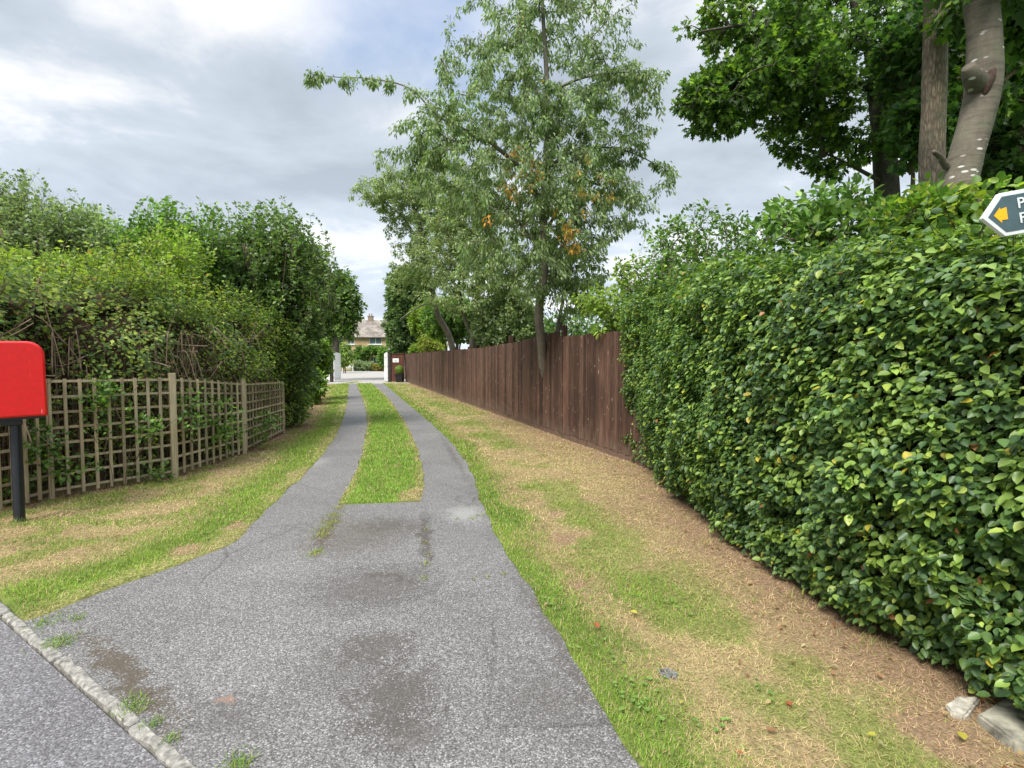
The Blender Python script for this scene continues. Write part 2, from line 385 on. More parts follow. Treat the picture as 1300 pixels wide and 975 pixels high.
def inside(P, poly):
    x, y = P[:, 0], P[:, 1]; r = np.zeros(len(P), bool); q = np.roll(poly, 1, axis=0)
    for (x1, y1), (x2, y2) in zip(poly, q):
        if y1 == y2: continue
        c = ((y1 > y) != (y2 > y)) & (x < (x2 - x1) * (y - y1) / (y2 - y1) + x1); r ^= c
    return r
def dist(P, L):
    d = np.full(len(P), 1e9)
    for a, b in zip(L, L[1:]):
        ab = b - a; t = np.clip(((P - a) @ ab) / (ab @ ab), 0, 1); d = np.minimum(d, np.linalg.norm(P - a - t[:, None] * ab, axis=1))
    return d

def sheet(name, poly, z, m, kind='structure'):
    v = [Vector((x, y, z)) for x, y in poly]; tr = tessellate_polygon([v])
    me = bpy.data.meshes.new(name); me.from_pydata(v, [], tr); me.update()
    if sum(p.normal.z for p in me.polygons) < 0: me.flip_normals()
    return tag(link(name, me, m), kind=kind)

def B(px, py, rpx, rpy, col_, amt=1, hard=.6, ang=0):       # a stain of the drive, placed where it lies
    c = at(px, py); rx = abs(at(px + rpx, py)[0] - c[0]); ry = abs(at(px, py - rpy)[1] - c[1])
    return (c[0], c[1], rx, ry, ang, col_, amt, hard)
def Bl(p, q, w, col_, amt=1, hard=.6):
    a, b_ = at(*p), at(*q); c = (a + b_) / 2; d = b_ - a
    return (c[0], c[1], np.linalg.norm(d) / 2, w, math.atan2(d[1], d[0]), col_, amt, hard)
DK = (.07, .06, .052); BR = (.075, .055, .035); PL = (.27, .265, .25)
blobs = [B(475, 822, 75, 30, DK, .65, 1.5), B(500, 885, 75, 55, DK, .7, 1.5), B(470, 745, 110, 34, DK, .55, 1.5), B(495, 668, 60, 14, DK, .5, .9),
         Bl((538, 640), (542, 745), .085, DK, .85, .7), Bl((432, 640), (392, 718), .12, BR, .8, .7), B(285, 890, 16, 10, (.36, .21, .15), .7, .5),
         B(590, 652, 34, 14, PL, .8, .15), B(395, 588, 30, 8, PL, .5, .3), Bl((560, 745), (440, 720), .05, DK, .6, .8),
         Bl((640, 700), (815, 985), .10, DK, .55, 1.0), Bl((95, 790), (250, 965), .09, BR, .8, .8), Bl((612, 640), (555, 545), .07, DK, .5, .9),
         B(300, 905, 90, 35, DK, .4, 1.4), B(520, 930, 80, 40, DK, .5, 1.5), B(430, 850, 90, 40, DK, .3, 1.4), B(690, 880, 90, 60, DK, .35, 1.5), B(450, 680, 90, 30, BR, .35, 1.3)]
ASPH = asphalt_mat('drive_asphalt', (.10, .096, .092), (.170, .164, .158), (.25, .242, .234), blobs, scale=135)
ROADM = asphalt_mat('road_asphalt', (.112, .107, .11), (.162, .154, .159), (.22, .212, .217), (), scale=120)
GRAV = flat('gravel', (.33, .31, .28), .9, .2, var=.2, scale=40)
SOIL = flat('soil', (.12, .085, .055), .95, .1, var=.3, scale=5)
FIELD = flat('field_grass', (.075, .13, .03), .95, .1, var=.3, scale=2)

sheet('ground', np.array([[-1500, -1500], [1500, -1500], [1500, 1500], [-1500, 1500]]), -0.08, FIELD)
sheet('driveway', drive_poly, 0.004, ASPH)
sheet('forecourt', np.array([[-14.2, GATE_Y - .25], [-6.6, GATE_Y - .25], [-3, GATE_Y + 3], [-3, 72], [-34, 72], [-34, GATE_Y + 3], [-14.2, GATE_Y + 3]]), 0.002, GRAV)
o1 = K0 - KD * 25; o2 = kp(12)
sheet('road', np.array([o1 + KN * .04, o2 + KN * .04, o2 + KN * 9, o1 + KN * 9]), -0.012, ROADM)

# kerb: flush concrete edging stones
KERBM = flat('kerb_concrete', (.235, .22, .195), .9, .2, var=.6, scale=30, bs=.6)
kb = MB(); s = -9.0; rk = np.random.default_rng(5); kerbs = []
while s < 9:
    ln = .915; c = kp(s + ln / 2) + KN * (rk.random() - .5) * .012
    vs = kb.box((c[0], c[1], -.076 + rk.random() * .005), (ln - .012, .06, .17), rz=math.atan2(KD[1], KD[0]) + (rk.random() - .5) * .01, bev=.012)
    s += ln
bmesh.ops.subdivide_edges(kb.bm, edges=[e for e in kb.bm.edges if e.calc_length() > .4], cuts=26)
for v in kb.bm.verts:
    if v.co.z > -.02:
        q = np.array([[v.co.x, v.co.y, v.co.z]]); v.co.x += (fbm(q, 14, 2)[0] - .5) * .03; v.co.y += (fbm(q, 14, 8)[0] - .5) * .03; v.co.z += (fbm(q, 9, 4)[0] - .5) * .014
tag(kb.build('kerb', KERBM), kind='structure')

# ---- turf: colour laid out by distance from the drive, as the grass is really worn
FEN_A, FEN_B = at(515, 484.5)[:2], at(797, 586)[:2]
HEDGE_FACE = gline([(800, 584), (825, 598), (850, 622), (880, 655), (935, 700), (1000, 744), (1080, 792), (1180, 852), (1300, 915)])
TREL = gline([(-190, 690), (-60, 668), (66, 634), (222, 607), (310, 577), (360, 551)])
LEFT_EDGE = np.concatenate([TREL, gline([(385, 545), (402, 515), (412, 487)])])
G1, G2 = np.array([.14, .255, .035]), np.array([.28, .40, .06])
ST, ST2 = np.array([.56, .43, .225]), np.array([.47, .33, .19])
OL, BRN = np.array([.25, .29, .075]), np.array([.42, .275, .175])
def sstep(a, b, x): t = np.clip((x - a) / (b - a), 0, 1); return t * t * (3 - 2 * t)
SPOTS = [(*at(x, y)[:2], q) for x, y, q in ((718, 685, .14), (708, 652, .10), (505, 593, .06), (640, 575, .1), (235, 700, .12), (300, 668, .1), (860, 655, .14), (1190, 930, .2), (735, 745, .08))]
CORN = at(527, 628)[:2]
def turf_weights(P):
    n1, n2, n3 = fbm(P, 1.1, 3), fbm(P, 3.3, 7), fbm(P, 11, 9)
    nn = (n1 - .5) * 1.0 + (n2 - .5) * .7 + (n3 - .5) * .35
    dl, dr = dist(P, DL), dist(P, DR); ds = np.minimum(dist(P, SL), dist(P, SR))
    strip = inside(P, np.concatenate([SL2, SR2[::-1]]))
    left = (dl < dr) & ~strip; right = ~left & ~strip
    wl = dist(P, LEFT_EDGE); wr = np.minimum(dist(P, np.array([FEN_A, FEN_B])), dist(P, HEDGE_FACE))
    g = np.zeros(len(P)); b = np.zeros(len(P)); ol = np.zeros(len(P))
    far = sstep(8, 20, P[:, 1])
    gr = 1 - sstep(.08, .55, dr + nn * .4); gr = np.maximum(gr, .6 * sstep(.5, .85, n1 + .3 * (n2 - .5)) * (1 - sstep(.7, 1.4, dr)))
    olr = sstep(.45, .8, dr + nn * .3) * (1 - sstep(1.1, 1.6, dr + nn * .4)) * sstep(.42, .6, n2 * .6 + n1 * .5)
    br = (1 - sstep(-.1, .75, wr + nn * .6)); gr = np.maximum(gr * (1 - .2 * far), far * sstep(.5, .62, n1 * .5 + n2 * .5) * .6)
    g = np.where(right, gr, g); ol = np.where(right, np.maximum(np.maximum(olr, .22 * n2), far * .5), ol); b = np.where(right, br, b)
    gl = sstep(.05, .3, dl + nn * .25) * (1 - sstep(.35, 1.0, dl + nn * .5)); gl = np.maximum(gl, far * .75 * (n1 > .42)); gl = np.maximum(gl, .5 * sstep(.48, .66, n2 * .6 + n1 * .4))
    g = np.where(left, gl, g); ol = np.where(left, .55 * (1 - sstep(.1, .3, dl + nn * .2)) + .35 * sstep(.42, .6, n2) + .15, ol); b = np.where(left, (1 - sstep(.05, .45, wl + nn * .4)), b)
    for (bx, by, br_) in SPOTS:
        k_ = 1 - sstep(.4, 1.1, np.hypot(P[:, 0] - bx, (P[:, 1] - by) * .7) / br_ + nn * .8); b = np.maximum(b, k_ * .9); g = g * (1 - k_)
    se = sstep(.03, .15, ds + nn * .15)
    kc = 1 - sstep(.5, 1.2, np.hypot(P[:, 0] - CORN[0], (P[:, 1] - CORN[1]) * .5) / .22 + nn * .6); g = np.where(strip, (.35 + .65 * se) * (1 - .9 * kc), g); ol = np.where(strip, .4, ol)
    return g, ol, b, n1, n2, strip
def turf_col(P, rnd, under=False):
    g, ol, b, n1, n2, strip = turf_weights(P)
    r1 = rnd.random(len(P)); r2 = rnd.random(len(P)); r3 = rnd.random(len(P))
    gc = G1[None] + (G2 - G1)[None] * (np.clip(n2 * .9 + (r2 - .5) * .8, 0, 1))[:, None]; gc = np.where(strip[:, None], gc * np.array([.98, 1.08, 1.0]), gc)
    sc = ST[None] + (ST2 - ST)[None] * np.clip(n1 * 1.4 - .3 + (r3 - .5) * .9, 0, 1)[:, None]
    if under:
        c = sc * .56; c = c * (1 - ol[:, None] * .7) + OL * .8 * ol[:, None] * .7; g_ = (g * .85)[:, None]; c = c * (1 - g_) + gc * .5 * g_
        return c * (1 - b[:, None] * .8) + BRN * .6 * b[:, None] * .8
    c = np.where((r1 < ol * .75)[:, None], OL * (.7 + .6 * r2[:, None]), sc)
    c = np.where((r3 < np.clip(g * .95, 0.05, .8))[:, None], gc, c)
    c = np.where((r2 < b * .7)[:, None], (BRN * (.7 + .8 * r1[:, None])), c)
    return c * (.72 + .56 * rnd.random((len(P), 1))) * (.82 + .36 * fbm(P, 7, 77, 2))[:, None]

rg = np.random.default_rng(11)
def lawn_part(name, x0, x1, y0, y1, st):
    xs = np.arange(x0, x1 + st / 2, st); ys = np.arange(y0, y1 + st / 2, st); X, Y = np.meshgrid(xs, ys); P = np.c_[X.ravel(), Y.ravel()]
    dr_in = inside(P, drive_poly); z = .008 + (fbm(P, 2.0, 21) - .5) * .03 + (fbm(P, 12, 23) - .5) * .016
    edge = np.minimum(np.minimum(dist(P, DL2[::4]), dist(P, DR2[::4])), np.minimum(dist(P, SL2[::4]), dist(P, SR2[::4])))
    z = np.where(dr_in, -.03, z * np.clip(edge / .12, .25, 1)); kd = kside(P); z = np.where(kd > -.04, -.05, z)
    far_gate = P[:, 1] > GATE_Y - .22; z = np.where(far_gate, -.05, z)
    co = np.c_[P, z]; nx, ny = len(xs), len(ys)
    i = (np.arange(ny - 1)[:, None] * nx + np.arange(nx - 1)[None]).ravel()
    q = np.stack([i, i + 1, i + 1 + nx, i + nx], -1)
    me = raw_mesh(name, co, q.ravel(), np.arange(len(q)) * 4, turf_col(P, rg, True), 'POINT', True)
    return me
TURF = col_mat('turf_base', .95, 55, .55)
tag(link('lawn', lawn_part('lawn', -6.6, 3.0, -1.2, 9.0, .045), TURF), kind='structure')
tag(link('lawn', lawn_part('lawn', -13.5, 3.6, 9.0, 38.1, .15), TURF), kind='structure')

def blades(name, region, label, seed, dens=1.0):
    r = np.random.default_rng(seed); A = []
    for (y0, y1, d, ln, w) in ((-.4, 3.2, 13000, .030, .0030), (3.2, 5.0, 8500, .032, .0042), (5, 8, 4600, .035, .0065), (8, 14, 2000, .04, .011), (14, 24, 700, .045, .02), (24, 37.6, 300, .05, .034)):
        x0, x1 = (-6.2, 2.6) if y1 < 9 else (-11, 2.6)
        n = int(d * dens * (x1 - x0) * (y1 - y0)); P = np.c_[x0 + r.random(n) * (x1 - x0), y0 + r.random(n) * (y1 - y0)]
        P = P[(np.abs(P[:, 0]) < P[:, 1] * 1.02 + .9)]
        P = P[region(P)]; P = P[~inside(P, drive_poly)]; P = P[kside(P) < -.05]
        A.append(np.c_[P, np.full(len(P), ln), np.full(len(P), w)])
    A = np.concatenate(A); P = A[:, :2]; n = len(A)
    g, ol, b, n1, n2, strip = turf_weights(P)
    keep = r.random(n) < (1 - .45 * b) * np.clip(.45 + g * .5 + n2 * .5, 0, 1); A = A[keep]; P = P[keep]; g = g[keep]; n = len(A)
    th = r.random(n) * 6.283; el = np.where(r.random(n) < g * .8, .45 + r.random(n) * .9, .05 + r.random(n) * .55)
    ax = np.c_[np.cos(th) * np.cos(el), np.sin(th) * np.cos(el), np.sin(el)]
    up = np.tile([0, 0, 1.], (n, 1)) + .3 * (r.random((n, 3)) - .5)
    z = .008 + (fbm(P, 2.0, 21) - .5) * .03 + r.random(n) * .008
    c = turf_col(P, r)
    me = leaf_mesh(name, np.c_[P, z], ax, up, A[:, 2] * (.5 + r.random(n)), c, BLADE, width=A[:, 3] * (.6 + .8 * r.random(n)))
    return tag(link(name, me, GRASSM), label, 'grass', kind='stuff')
fen_dir = FEN_B - FEN_A
def right_reg(P):
    t = np.clip((P[:, 1] - FEN_A[1]) / (FEN_B[1] - FEN_A[1]), 0, 1); xf = FEN_A[0] + t * fen_dir[0]
    h = HEDGE_FACE[::-1]; xh = np.interp(P[:, 1], h[:, 1], h[:, 0]) + .25
    xr = np.where(P[:, 1] > FEN_B[1], xf - .05, xh); d = DR[:, :][np.argsort(DR[:, 1])]
    return (P[:, 0] > np.interp(P[:, 1], d[:, 1], d[:, 0]) - .15) & (P[:, 0] < xr)
def left_reg(P):
    e = LEFT_EDGE[np.argsort(LEFT_EDGE[:, 1])]; d = DL[np.argsort(DL[:, 1])]
    return (P[:, 0] < np.interp(P[:, 1], d[:, 1], d[:, 0]) + .15) & (P[:, 0] > np.interp(P[:, 1], e[:, 1], e[:, 0]) - .15)
strip_poly = np.concatenate([SL2, SR2[::-1]])
blades('grass', right_reg, 'patchy green and straw mown grass verge beside the brown fence and hedge', 1)
blades('grass', left_reg, 'dry yellow and green grass verge in front of the trellis', 2)
blades('grass', lambda P: inside(P, strip_poly), 'bright green grass strip between the two wheel tracks', 3, 1.25)

# moss tufts along the seams and the kerb
def tufts(name, pts, label, seed, col1=(.30, .31, .07), n=90, sp=.03, ln=.022):
    r = np.random.default_rng(seed); C = np.array([at(x, y)[:2] for x, y, *_ in pts]); R = np.array([q[2] if len(q) > 2 else sp for q in pts])
    k = (n * (R / sp)).astype(int); P = np.repeat(C, k, 0); RR = np.repeat(R, k)[:, None]
    P = P + r.normal(0, 1, (len(P), 2)) * RR * np.array([1, 1.3]); m_ = len(P); th = r.random(m_) * 6.283; el = .2 + r.random(m_)
    ax = np.c_[np.cos(th) * np.cos(el), np.sin(th) * np.cos(el), np.sin(el)]
    c = np.array(col1)[None] * (.6 + .8 * r.random((m_, 1))) * np.where(r.random((m_, 1)) < .3, [[1.2, .95, 1.2]], [[.8, 1.05, .8]])
    me = leaf_mesh(name, np.c_[P, np.full(m_, .006)], ax, np.tile([0, 0, 1.], (m_, 1)), ln * (.4 + r.random(m_)), c, BLADE, width=np.full(m_, .004))
    tag(link(name, me, GRASSM), label, 'moss', kind='stuff')
tufts('moss', [(430, 645, .035), (424, 655, .045), (421, 664, .05), (412, 672, .05), (408, 680, .04), (399, 704, .03), (404, 700, .02)], 'yellow moss tufts along the left seam below the grass strip', 31, n=130)
tufts('moss', [(541, 672, .015), (540, 690, .02), (543, 705, .02), (542, 716, .02), (538, 735, .015), (612, 655, .035), (600, 659, .025), (580, 659, .012), (600, 736, .01), (620, 733, .01), (640, 730, .012)], 'sparse moss in the right hand seam of the drive', 32, n=60)
tufts('moss', [(72, 815, .04), (78, 818, .03), (165, 895, .03), (172, 902, .03), (195, 921, .02), (215, 940, .02), (300, 970, .03), (310, 972, .02), (100, 786, .02), (60, 790, .05), (40, 775, .04)], 'small green weeds growing along the kerb stones', 33, (.2, .27, .06), n=100, ln=.03)

tufts('rough_grass', [(12, 655, .06), (40, 652, .05), (22, 668, .05), (70, 640, .06), (110, 634, .06), (150, 628, .05), (190, 618, .06), (225, 612, .05), (262, 596, .07), (300, 585, .07), (340, 568, .08), (372, 550, .1), (395, 530, .12), (405, 512, .15)], 'longer pale grass tufts along the trellis foot', 34, (.30, .33, .10), n=110, ln=.075)
tufts('rough_grass', [(835, 612, .06), (800, 592, .06), (760, 572, .08), (715, 556, .08), (660, 540, .1), (620, 524, .12), (580, 508, .15), (900, 690, .05), (1010, 762, .05), (1100, 818, .05)], 'dry straw tufts along the fence and hedge foot', 35, (.42, .33, .16), n=80, ln=.06)
# broad-leaved weeds in the turf
def weeds(name, pts, label, seed):
    r = np.random.default_rng(seed); P, AX, LN = [], [], []
    for x, y, n, rad in pts:
        c = at(x, y)[:2]
        for _ in range(n):
            q = c + r.normal(0, rad, 2); k = r.integers(3, 6); th = r.random() * 6.28 + np.arange(k) * 6.28 / k
            P.append(np.c_[np.tile(q, (k, 1)), np.full(k, .022)]); AX.append(np.c_[np.cos(th), np.sin(th), .25 + .3 * r.random(k)]); LN.append(.010 + .012 * r.random(k))
    P, AX, LN = np.concatenate(P), np.concatenate(AX), np.concatenate(LN); k = len(P)
    me = leaf_mesh(name, P, AX, np.tile([0, 0, 1.], (k, 1)) + .2 * r.normal(0, 1, (k, 3)), LN, np.array([[.16, .26, .06]]) * (.7 + .6 * r.random((k, 1))), BEECH, 1.1)
    tag(link(name, me, GRASSM), label, 'weeds', kind='stuff')
weeds('weeds', [(795, 880, 10, .05), (832, 868, 7, .04), (760, 830, 8, .05), (815, 905, 6, .05), (850, 770, 6, .06), (700, 770, 8, .05), (900, 930, 6, .06), (975, 880, 5, .05), (730, 700, 6, .06), (660, 640, 8, .08), (150, 720, 12, .08), (90, 745, 10, .07), (250, 680, 10, .08), (110, 655, 8, .08), (20, 690, 8, .06), (60, 690, 6, .08)], 'small clover-like green weeds dotted in the verges', 51)

# ================================================================== FENCES
FENCEM = wood_mat('fence_wood', (.042, .022, .016), (.10, .053, .036), (.19, .115, .08))
TRELM = wood_mat('trellis_wood', (.34, .27, .17), (.58, .48, .32), (.70, .60, .43), False)
def colorize(ob, r, lo=.75, hi=1.2, per=8):
    me = ob.data; a = me.attributes.new('col', 'FLOAT_COLOR', 'POINT'); n = len(me.vertices); k = (n + per - 1) // per
    c = np.ones((n, 4), np.float32); f = lo + (hi - lo) * r.random(k); w = 1 + .08 * (r.random(k) - .5)
    c[:, 0] = np.repeat(f, per)[:n]; c[:, 1] = np.repeat(f * w, per)[:n]; c[:, 2] = np.repeat(f * w, per)[:n]
    a.data.foreach_set('color', c.ravel())

TRUNK_X = pt(692, 474, 11.84)                                 # where the leaning cherry comes through the fence
def brown_fence():
    r = np.random.default_rng(3); A, Bp = FEN_A, FEN_B; L = np.linalg.norm(Bp - A); d = (Bp - A) / L; nrm = np.array([-d[1], d[0]])
    if nrm[0] > 0: nrm = -nrm                                 # towards the drive
    ang = math.atan2(d[1], d[0]); L2 = L + 1.2
    root = empty('board_fence', (A[0], A[1], 0)); tag(root, 'long tall dark brown vertical board fence along the right verge', 'fence')
    def top(s):                                                # height of the top edge
        y = A[1] + d[1] * s
        return np.interp(y, [8, 10.9, 11.0, 13.5, 17, 37.5], [2.04, 2.04, 2.16, 2.03, 1.95, 1.93])
    s = 0; k = 0
    while s < L2:
        pl = min(2.44, L2 - s); mb = MB(); q = s; inner = MB()
        while q < s + pl - .02:
            w = min(.118 + .02 * r.random(), s + pl - q); c = A + d * (q + w / 2) + nrm * (.006 * (int(q / .12) % 2) + .003 * r.random())
            h = top(q) + (r.random() - .5) * .025; z0 = .10 + .02 * r.random()
            near = abs((c - TRUNK_X[:2]) @ d) < .15
            if near: h = 1.42 if abs((c - TRUNK_X[:2]) @ d) > .08 else 1.3
            mb.box((c[0], c[1], (h + z0) / 2), (w + .004, .018, h - z0), rz=ang + .085)
            q += w
        o = mb.build('board_panel', FENCEM, root); colorize(o, r, .5, 1.5)
        gb = MB(); c = A + d * (s + pl / 2) - nrm * .008; gb.box((c[0], c[1], .06), (pl - .03, .03, .14), rz=ang); o = gb.build('gravel_board', FENCEM, root); colorize(o, r, 1.3, 1.7)
        for z in (.45, 1.55):
            rb = MB(); c = A + d * (s + pl / 2) - nrm * .045; rb.box((c[0], c[1], z), (pl - .02, .04, .08), rz=ang); o = rb.build('rail', FENCEM, root); colorize(o, r)
        c = A + d * s - nrm * .075; pb = MB(); ht = top(s) + (.08 if k % 3 else .02) + (.12 if k == int(26.2 / 2.44) else 0)
        pb.box((c[0], c[1], ht / 2 - .05), (.1, .1, ht + .1), rz=ang, bev=.006); o = pb.build('post', FENCEM, root); colorize(o, r, .7, .8, 99)
        if k in (3, 7): # a cover strip stands on the face of some joints
            cs = MB(); c2 = A + d * s + nrm * .025; cs.box((c2[0], c2[1], top(s) / 2 + .02), (.06, .02, top(s) - .02), rz=ang); o = cs.build('cover_strip', FENCEM, root); colorize(o, r, .6, .7, 99)
        s += pl; k += 1
    # tall post end beside the step in the top edge
    p = pt(709, 440, 10.75); pb = MB(); pb.box((p[0] + .12, p[1] + .04, 1.12), (.1, .1, 2.3), rz=ang, bev=.006); o = pb.build('post', FENCEM, root); colorize(o, r, .5, .6, 99)
brown_fence()

def trellis():
    r = np.random.default_rng(8); root = empty('trellis_fence', (*TREL[2], 0)); tag(root, 'weathered square trellis fence with square posts below the overgrown bushes', 'trellis')
    hts = [1.36, 1.36, 1.37, 1.35, 1.2, 1.12]
    for i, (a, b) in enumerate(zip(TREL, TREL[1:])):
        L = np.linalg.norm(b - a); d = (b - a) / L; ang = math.atan2(d[1], d[0]); n = np.array([d[1], -d[0]]); n = n if n[1] < 0 else -n
        nv = max(3, round(L / (.142 if i in (0, 1, 2) else .175))); mb = MB(); ha, hb = hts[i], hts[i + 1]; z0 = .03
        for k in range(nv + 1):
            t = k / nv; c = a + (b - a) * (t * .985 + .0075); h = ha + (hb - ha) * t
            mb.box((c[0] + n[0] * .011, c[1] + n[1] * .011, (h + z0 + .02 * r.random()) / 2), (.031, .02, h - z0), rz=ang + .03 * (r.random() - .5))
        nh = 8
        for k in range(nh):
            z = .10 + (1.0 * k / (nh - 1)) * ((ha + hb) / 2 - .125)
            c = (a + b) / 2 - n * .011
            from mathutils import Matrix
            R = Matrix.Rotation(ang, 4, 'Z') @ Matrix.Rotation(-math.atan2((hb - ha) * z / 1.3, L), 4, 'Y')
            mb.box((c[0], c[1], z), (L - .03, .018, .028), rot=R)
        o = mb.build('trellis_panel', TRELM, root); colorize(o, r, .6, 1.15)
    for j, (p, h) in enumerate(zip(TREL, hts)):
        pm = MB(); w = .072 if j in (0, 1, 3, 4) else .05; hh = h + (.06 if j in (1, 3, 4) else 0)
        pm.box((p[0], p[1], hh / 2 - .1), (w, w, hh + .2), rz=.9, bev=.004)
        if w > .08: pm.box((p[0], p[1], hh + .01), (.09, .09, .022), rz=.9, bev=.004)
        o = pm.build('post', TRELM, root); colorize(o, r, .8, 1.1, 99)
trellis()

# ================================================================== POST BOX
def post_box():
    RED, nt, b = mat('post_box_red'); f = noise(nt, 25, 4, .7, objco(nt)); s = noise(nt, 8, 4, .7, objco(nt, (2, 2, .35)))
    c = ramp(nt, f, [(.3, (.70, .003, .003)), (.7, (.82, .005, .005))]); c = mixc(nt, ramp(nt, s, [(.67, (0, 0, 0)), (.70, (.7, .7, .7))]), c, (.75, .45, .42))
    nt.links.new(c, b.inputs['Base Color']); b.inputs['Roughness'].default_value = .38; b.inputs['Coat Weight'].default_value = .25; b.inputs['Coat Roughness'].default_value = .3
    bump(nt, b, noise(nt, 90, 2, .5, objco(nt)), .06, .004)
    BLK = flat('post_box_black', (.012, .013, .016), .35, .5, var=.2, scale=20)
    base = at(25, 664); cxp = base[0] - .02; d = base[1]
    root = empty('post_box', tuple(base)); tag(root, 'bright red box with rounded shoulders on a black pole at the verge edge', 'post box')
    w, h, dp, z0 = .53, .71, .36, 1.045; ang = -.55               # turned so that its back faces the camera
    ux, uy = 1.0, 0.0
    def prof(ins, grow=0.0):
        o = []; hw = w / 2 - ins; R = .13 - ins * .5; zt = z0 + h - ins; zb = z0 + ins
        o += [(-hw, zb), (hw, zb)]
        for k in range(9): a = math.pi / 2 * k / 8; o.append((hw - R + R * math.cos(a), zt - R + R * math.sin(a)))
        for k in range(9): a = math.pi / 2 + math.pi / 2 * k / 8; o.append((-hw + R + R * math.cos(a), zt - R + R * math.sin(a)))
        return [(x, z + .012 * math.cos(x * 3)) if z > z0 + .3 else (x, z) for x, z in o]
    bm = bmesh.new(); rings = []
    for ins, y in ((.02, -dp / 2), (.006, -dp / 2 + .006), (0, -dp / 2 + .02), (0, dp / 2 - .02), (.006, dp / 2 - .006), (.02, dp / 2)):
        rings.append([bm.verts.new((x, y, z)) for x, z in prof(ins)])
    for A, Bq in zip(rings, rings[1:]):
        for k in range(len(A)): bm.faces.new((A[k], A[(k + 1) % len(A)], Bq[(k + 1) % len(A)], Bq[k]))
    bm.faces.new(rings[0]); bm.faces.new(rings[-1][::-1]); bmesh.ops.recalc_face_normals(bm, faces=bm.faces)
    me = bpy.data.meshes.new('box_body'); bm.to_mesh(me); bm.free()
    for p_ in me.polygons: p_.use_smooth = len(p_.vertices) == 4
    bd = link('box_body', me, RED, root, loc=(cxp - base[0], .0, 0)); bd.rotation_euler = (0, -.012, .74)
    m = MB(); m.box((0, 0, z0 - .008), (w - .03, dp - .03, .026), bev=.006); m.box((0, 0, z0 - .05), (.16, .16, .07), bev=.01); pl = m.build('base_plate', BLK, root, loc=(cxp - base[0], 0, 0)); pl.rotation_euler = (0, -.012, .74)
    m = MB(); m.lathe((0, 0, 0), [(.049, -.2), (.049, .03), (.045, .05), (.045, 1.02), (.042, 1.03)], 20); m.build('pole', BLK, root, loc=(0, 0, 0), smooth=True)
    # front (away from the camera): slot with hood and the door
    m = MB(); m.box((0, dp / 2 + .02, z0 + .56), (.34, .05, .03), bev=.008); m.box((0, dp / 2 + .006, z0 + .52), (.30, .012, .05)); x = m.build('slot_hood', RED, root, loc=(cxp - base[0], 0, 0)); x.rotation_euler = (0, -.012, .74)
    m = MB(); m.box((0, dp / 2 + .008, z0 + .25), (.40, .018, .36), bev=.006); x = m.build('door', RED, root, loc=(cxp - base[0], 0, 0)); x.rotation_euler = (0, -.012, .74)
post_box()

# ================================================================== FOOTPATH SIGN
def sign():
    GRN = flat('sign_green', (.055, .095, .105), .4, .5, var=.25, scale=9); WH = flat('sign_white', (.62, .66, .66), .5, .4, var=.08); YE = flat('sign_yellow', (.85, .42, .01), .5, .4, var=.05)
    OAK = bark_mat('sign_post_wood', (.16, .13, .09), (.30, .25, .18), False, 9, .3)
    from mathutils import Matrix
    d0 = 1.95; tip = pt(1245, 278, d0); up1, up2 = pt(1268, 244, d0), pt(1272, 299, d0)
    H = abs(up1[2] - up2[2]); c = tip.copy(); tl = up1[0] - tip[0] + .005; LEN = .66
    root = empty('footpath_sign', (c[0] + LEN, c[1] - .12, 0)); tag(root, 'dark green pointed sign with white border and yellow arrow, at the hedge top', 'sign')
    M = Matrix.Translation(Vector(c)) @ Matrix.Rotation(-.1, 4, 'Z') @ Matrix.Rotation(-.165, 4, 'Y')   # tip at origin, +x along the finger, facing -y
    def pts(ins, y, e=0): 
        hh = H / 2 - ins; s = hh / (H / 2)
        return [M @ Vector(p) for p in ((ins * 1.35, y, .0), (tl + ins * .35, y, hh), (LEN - ins, y, hh), (LEN - ins, y, -hh), (tl + ins * .35, y, -hh))]
    def ext(t): return (M.to_3x3() @ Vector((0, t, 0)))
    m = MB(); m.prism(pts(0, -.009), ext(.018)); bmesh.ops.bevel(m.bm, geom=m.bm.edges[:], offset=.001, segments=1, affect='EDGES'); m.build('sign_plate', WH, root)
    m = MB(); m.prism(pts(.0135, -.0105), ext(.0012)); m.build('green_panel', GRN, root)
    k = H / .162
    ar = [(.040, 0.002), (.064, .026), (.066, .022), (.083, .0255), (.0835, -.0235), (.066, -.020), (.064, -.032), (.040, .002)][:-1]
    ar = [(.038, .0), (.062, .027), (.062, .020), (.084, .0245), (.084, -.0215), (.064, -.020), (.062, -.031)]
    m = MB(); m.prism([M @ Vector((x * k, -.012, z * k + .001)) for x, z in ar], ext(.001)); m.build('yellow_arrow', YE, root)
    for txt, z, x in (('Public', .026, .121), ('Footpath', -.030, .121)):
        cu = bpy.data.curves.new('sign_text', 'FONT'); cu.body = txt; cu.size = .055 * k; cu.extrude = .0006; cu.resolution_u = 4; cu.offset = .0006; cu.space_character = 1.08
        t = bpy.data.objects.new('tmp', cu); COL.objects.link(t); bpy.context.view_layer.update()
        me = bpy.data.meshes.new_from_object(t.evaluated_get(bpy.context.evaluated_depsgraph_get())); bpy.data.objects.remove(t)
        T = M @ Matrix.Translation((x * k, -.0125, (z - .012) * k)) @ Matrix.Rotation(math.pi / 2, 4, 'X'); me.transform(T); me.name = 'lettering'
        link('lettering', me, WH, root)
    e = M @ Vector((LEN - .04, .07, 0)); m = MB(); m.box((e.x, e.y, 1.2), (.1, .1, 2.5), rz=-.1, bev=.008); m.build('post', OAK, root)
sign()

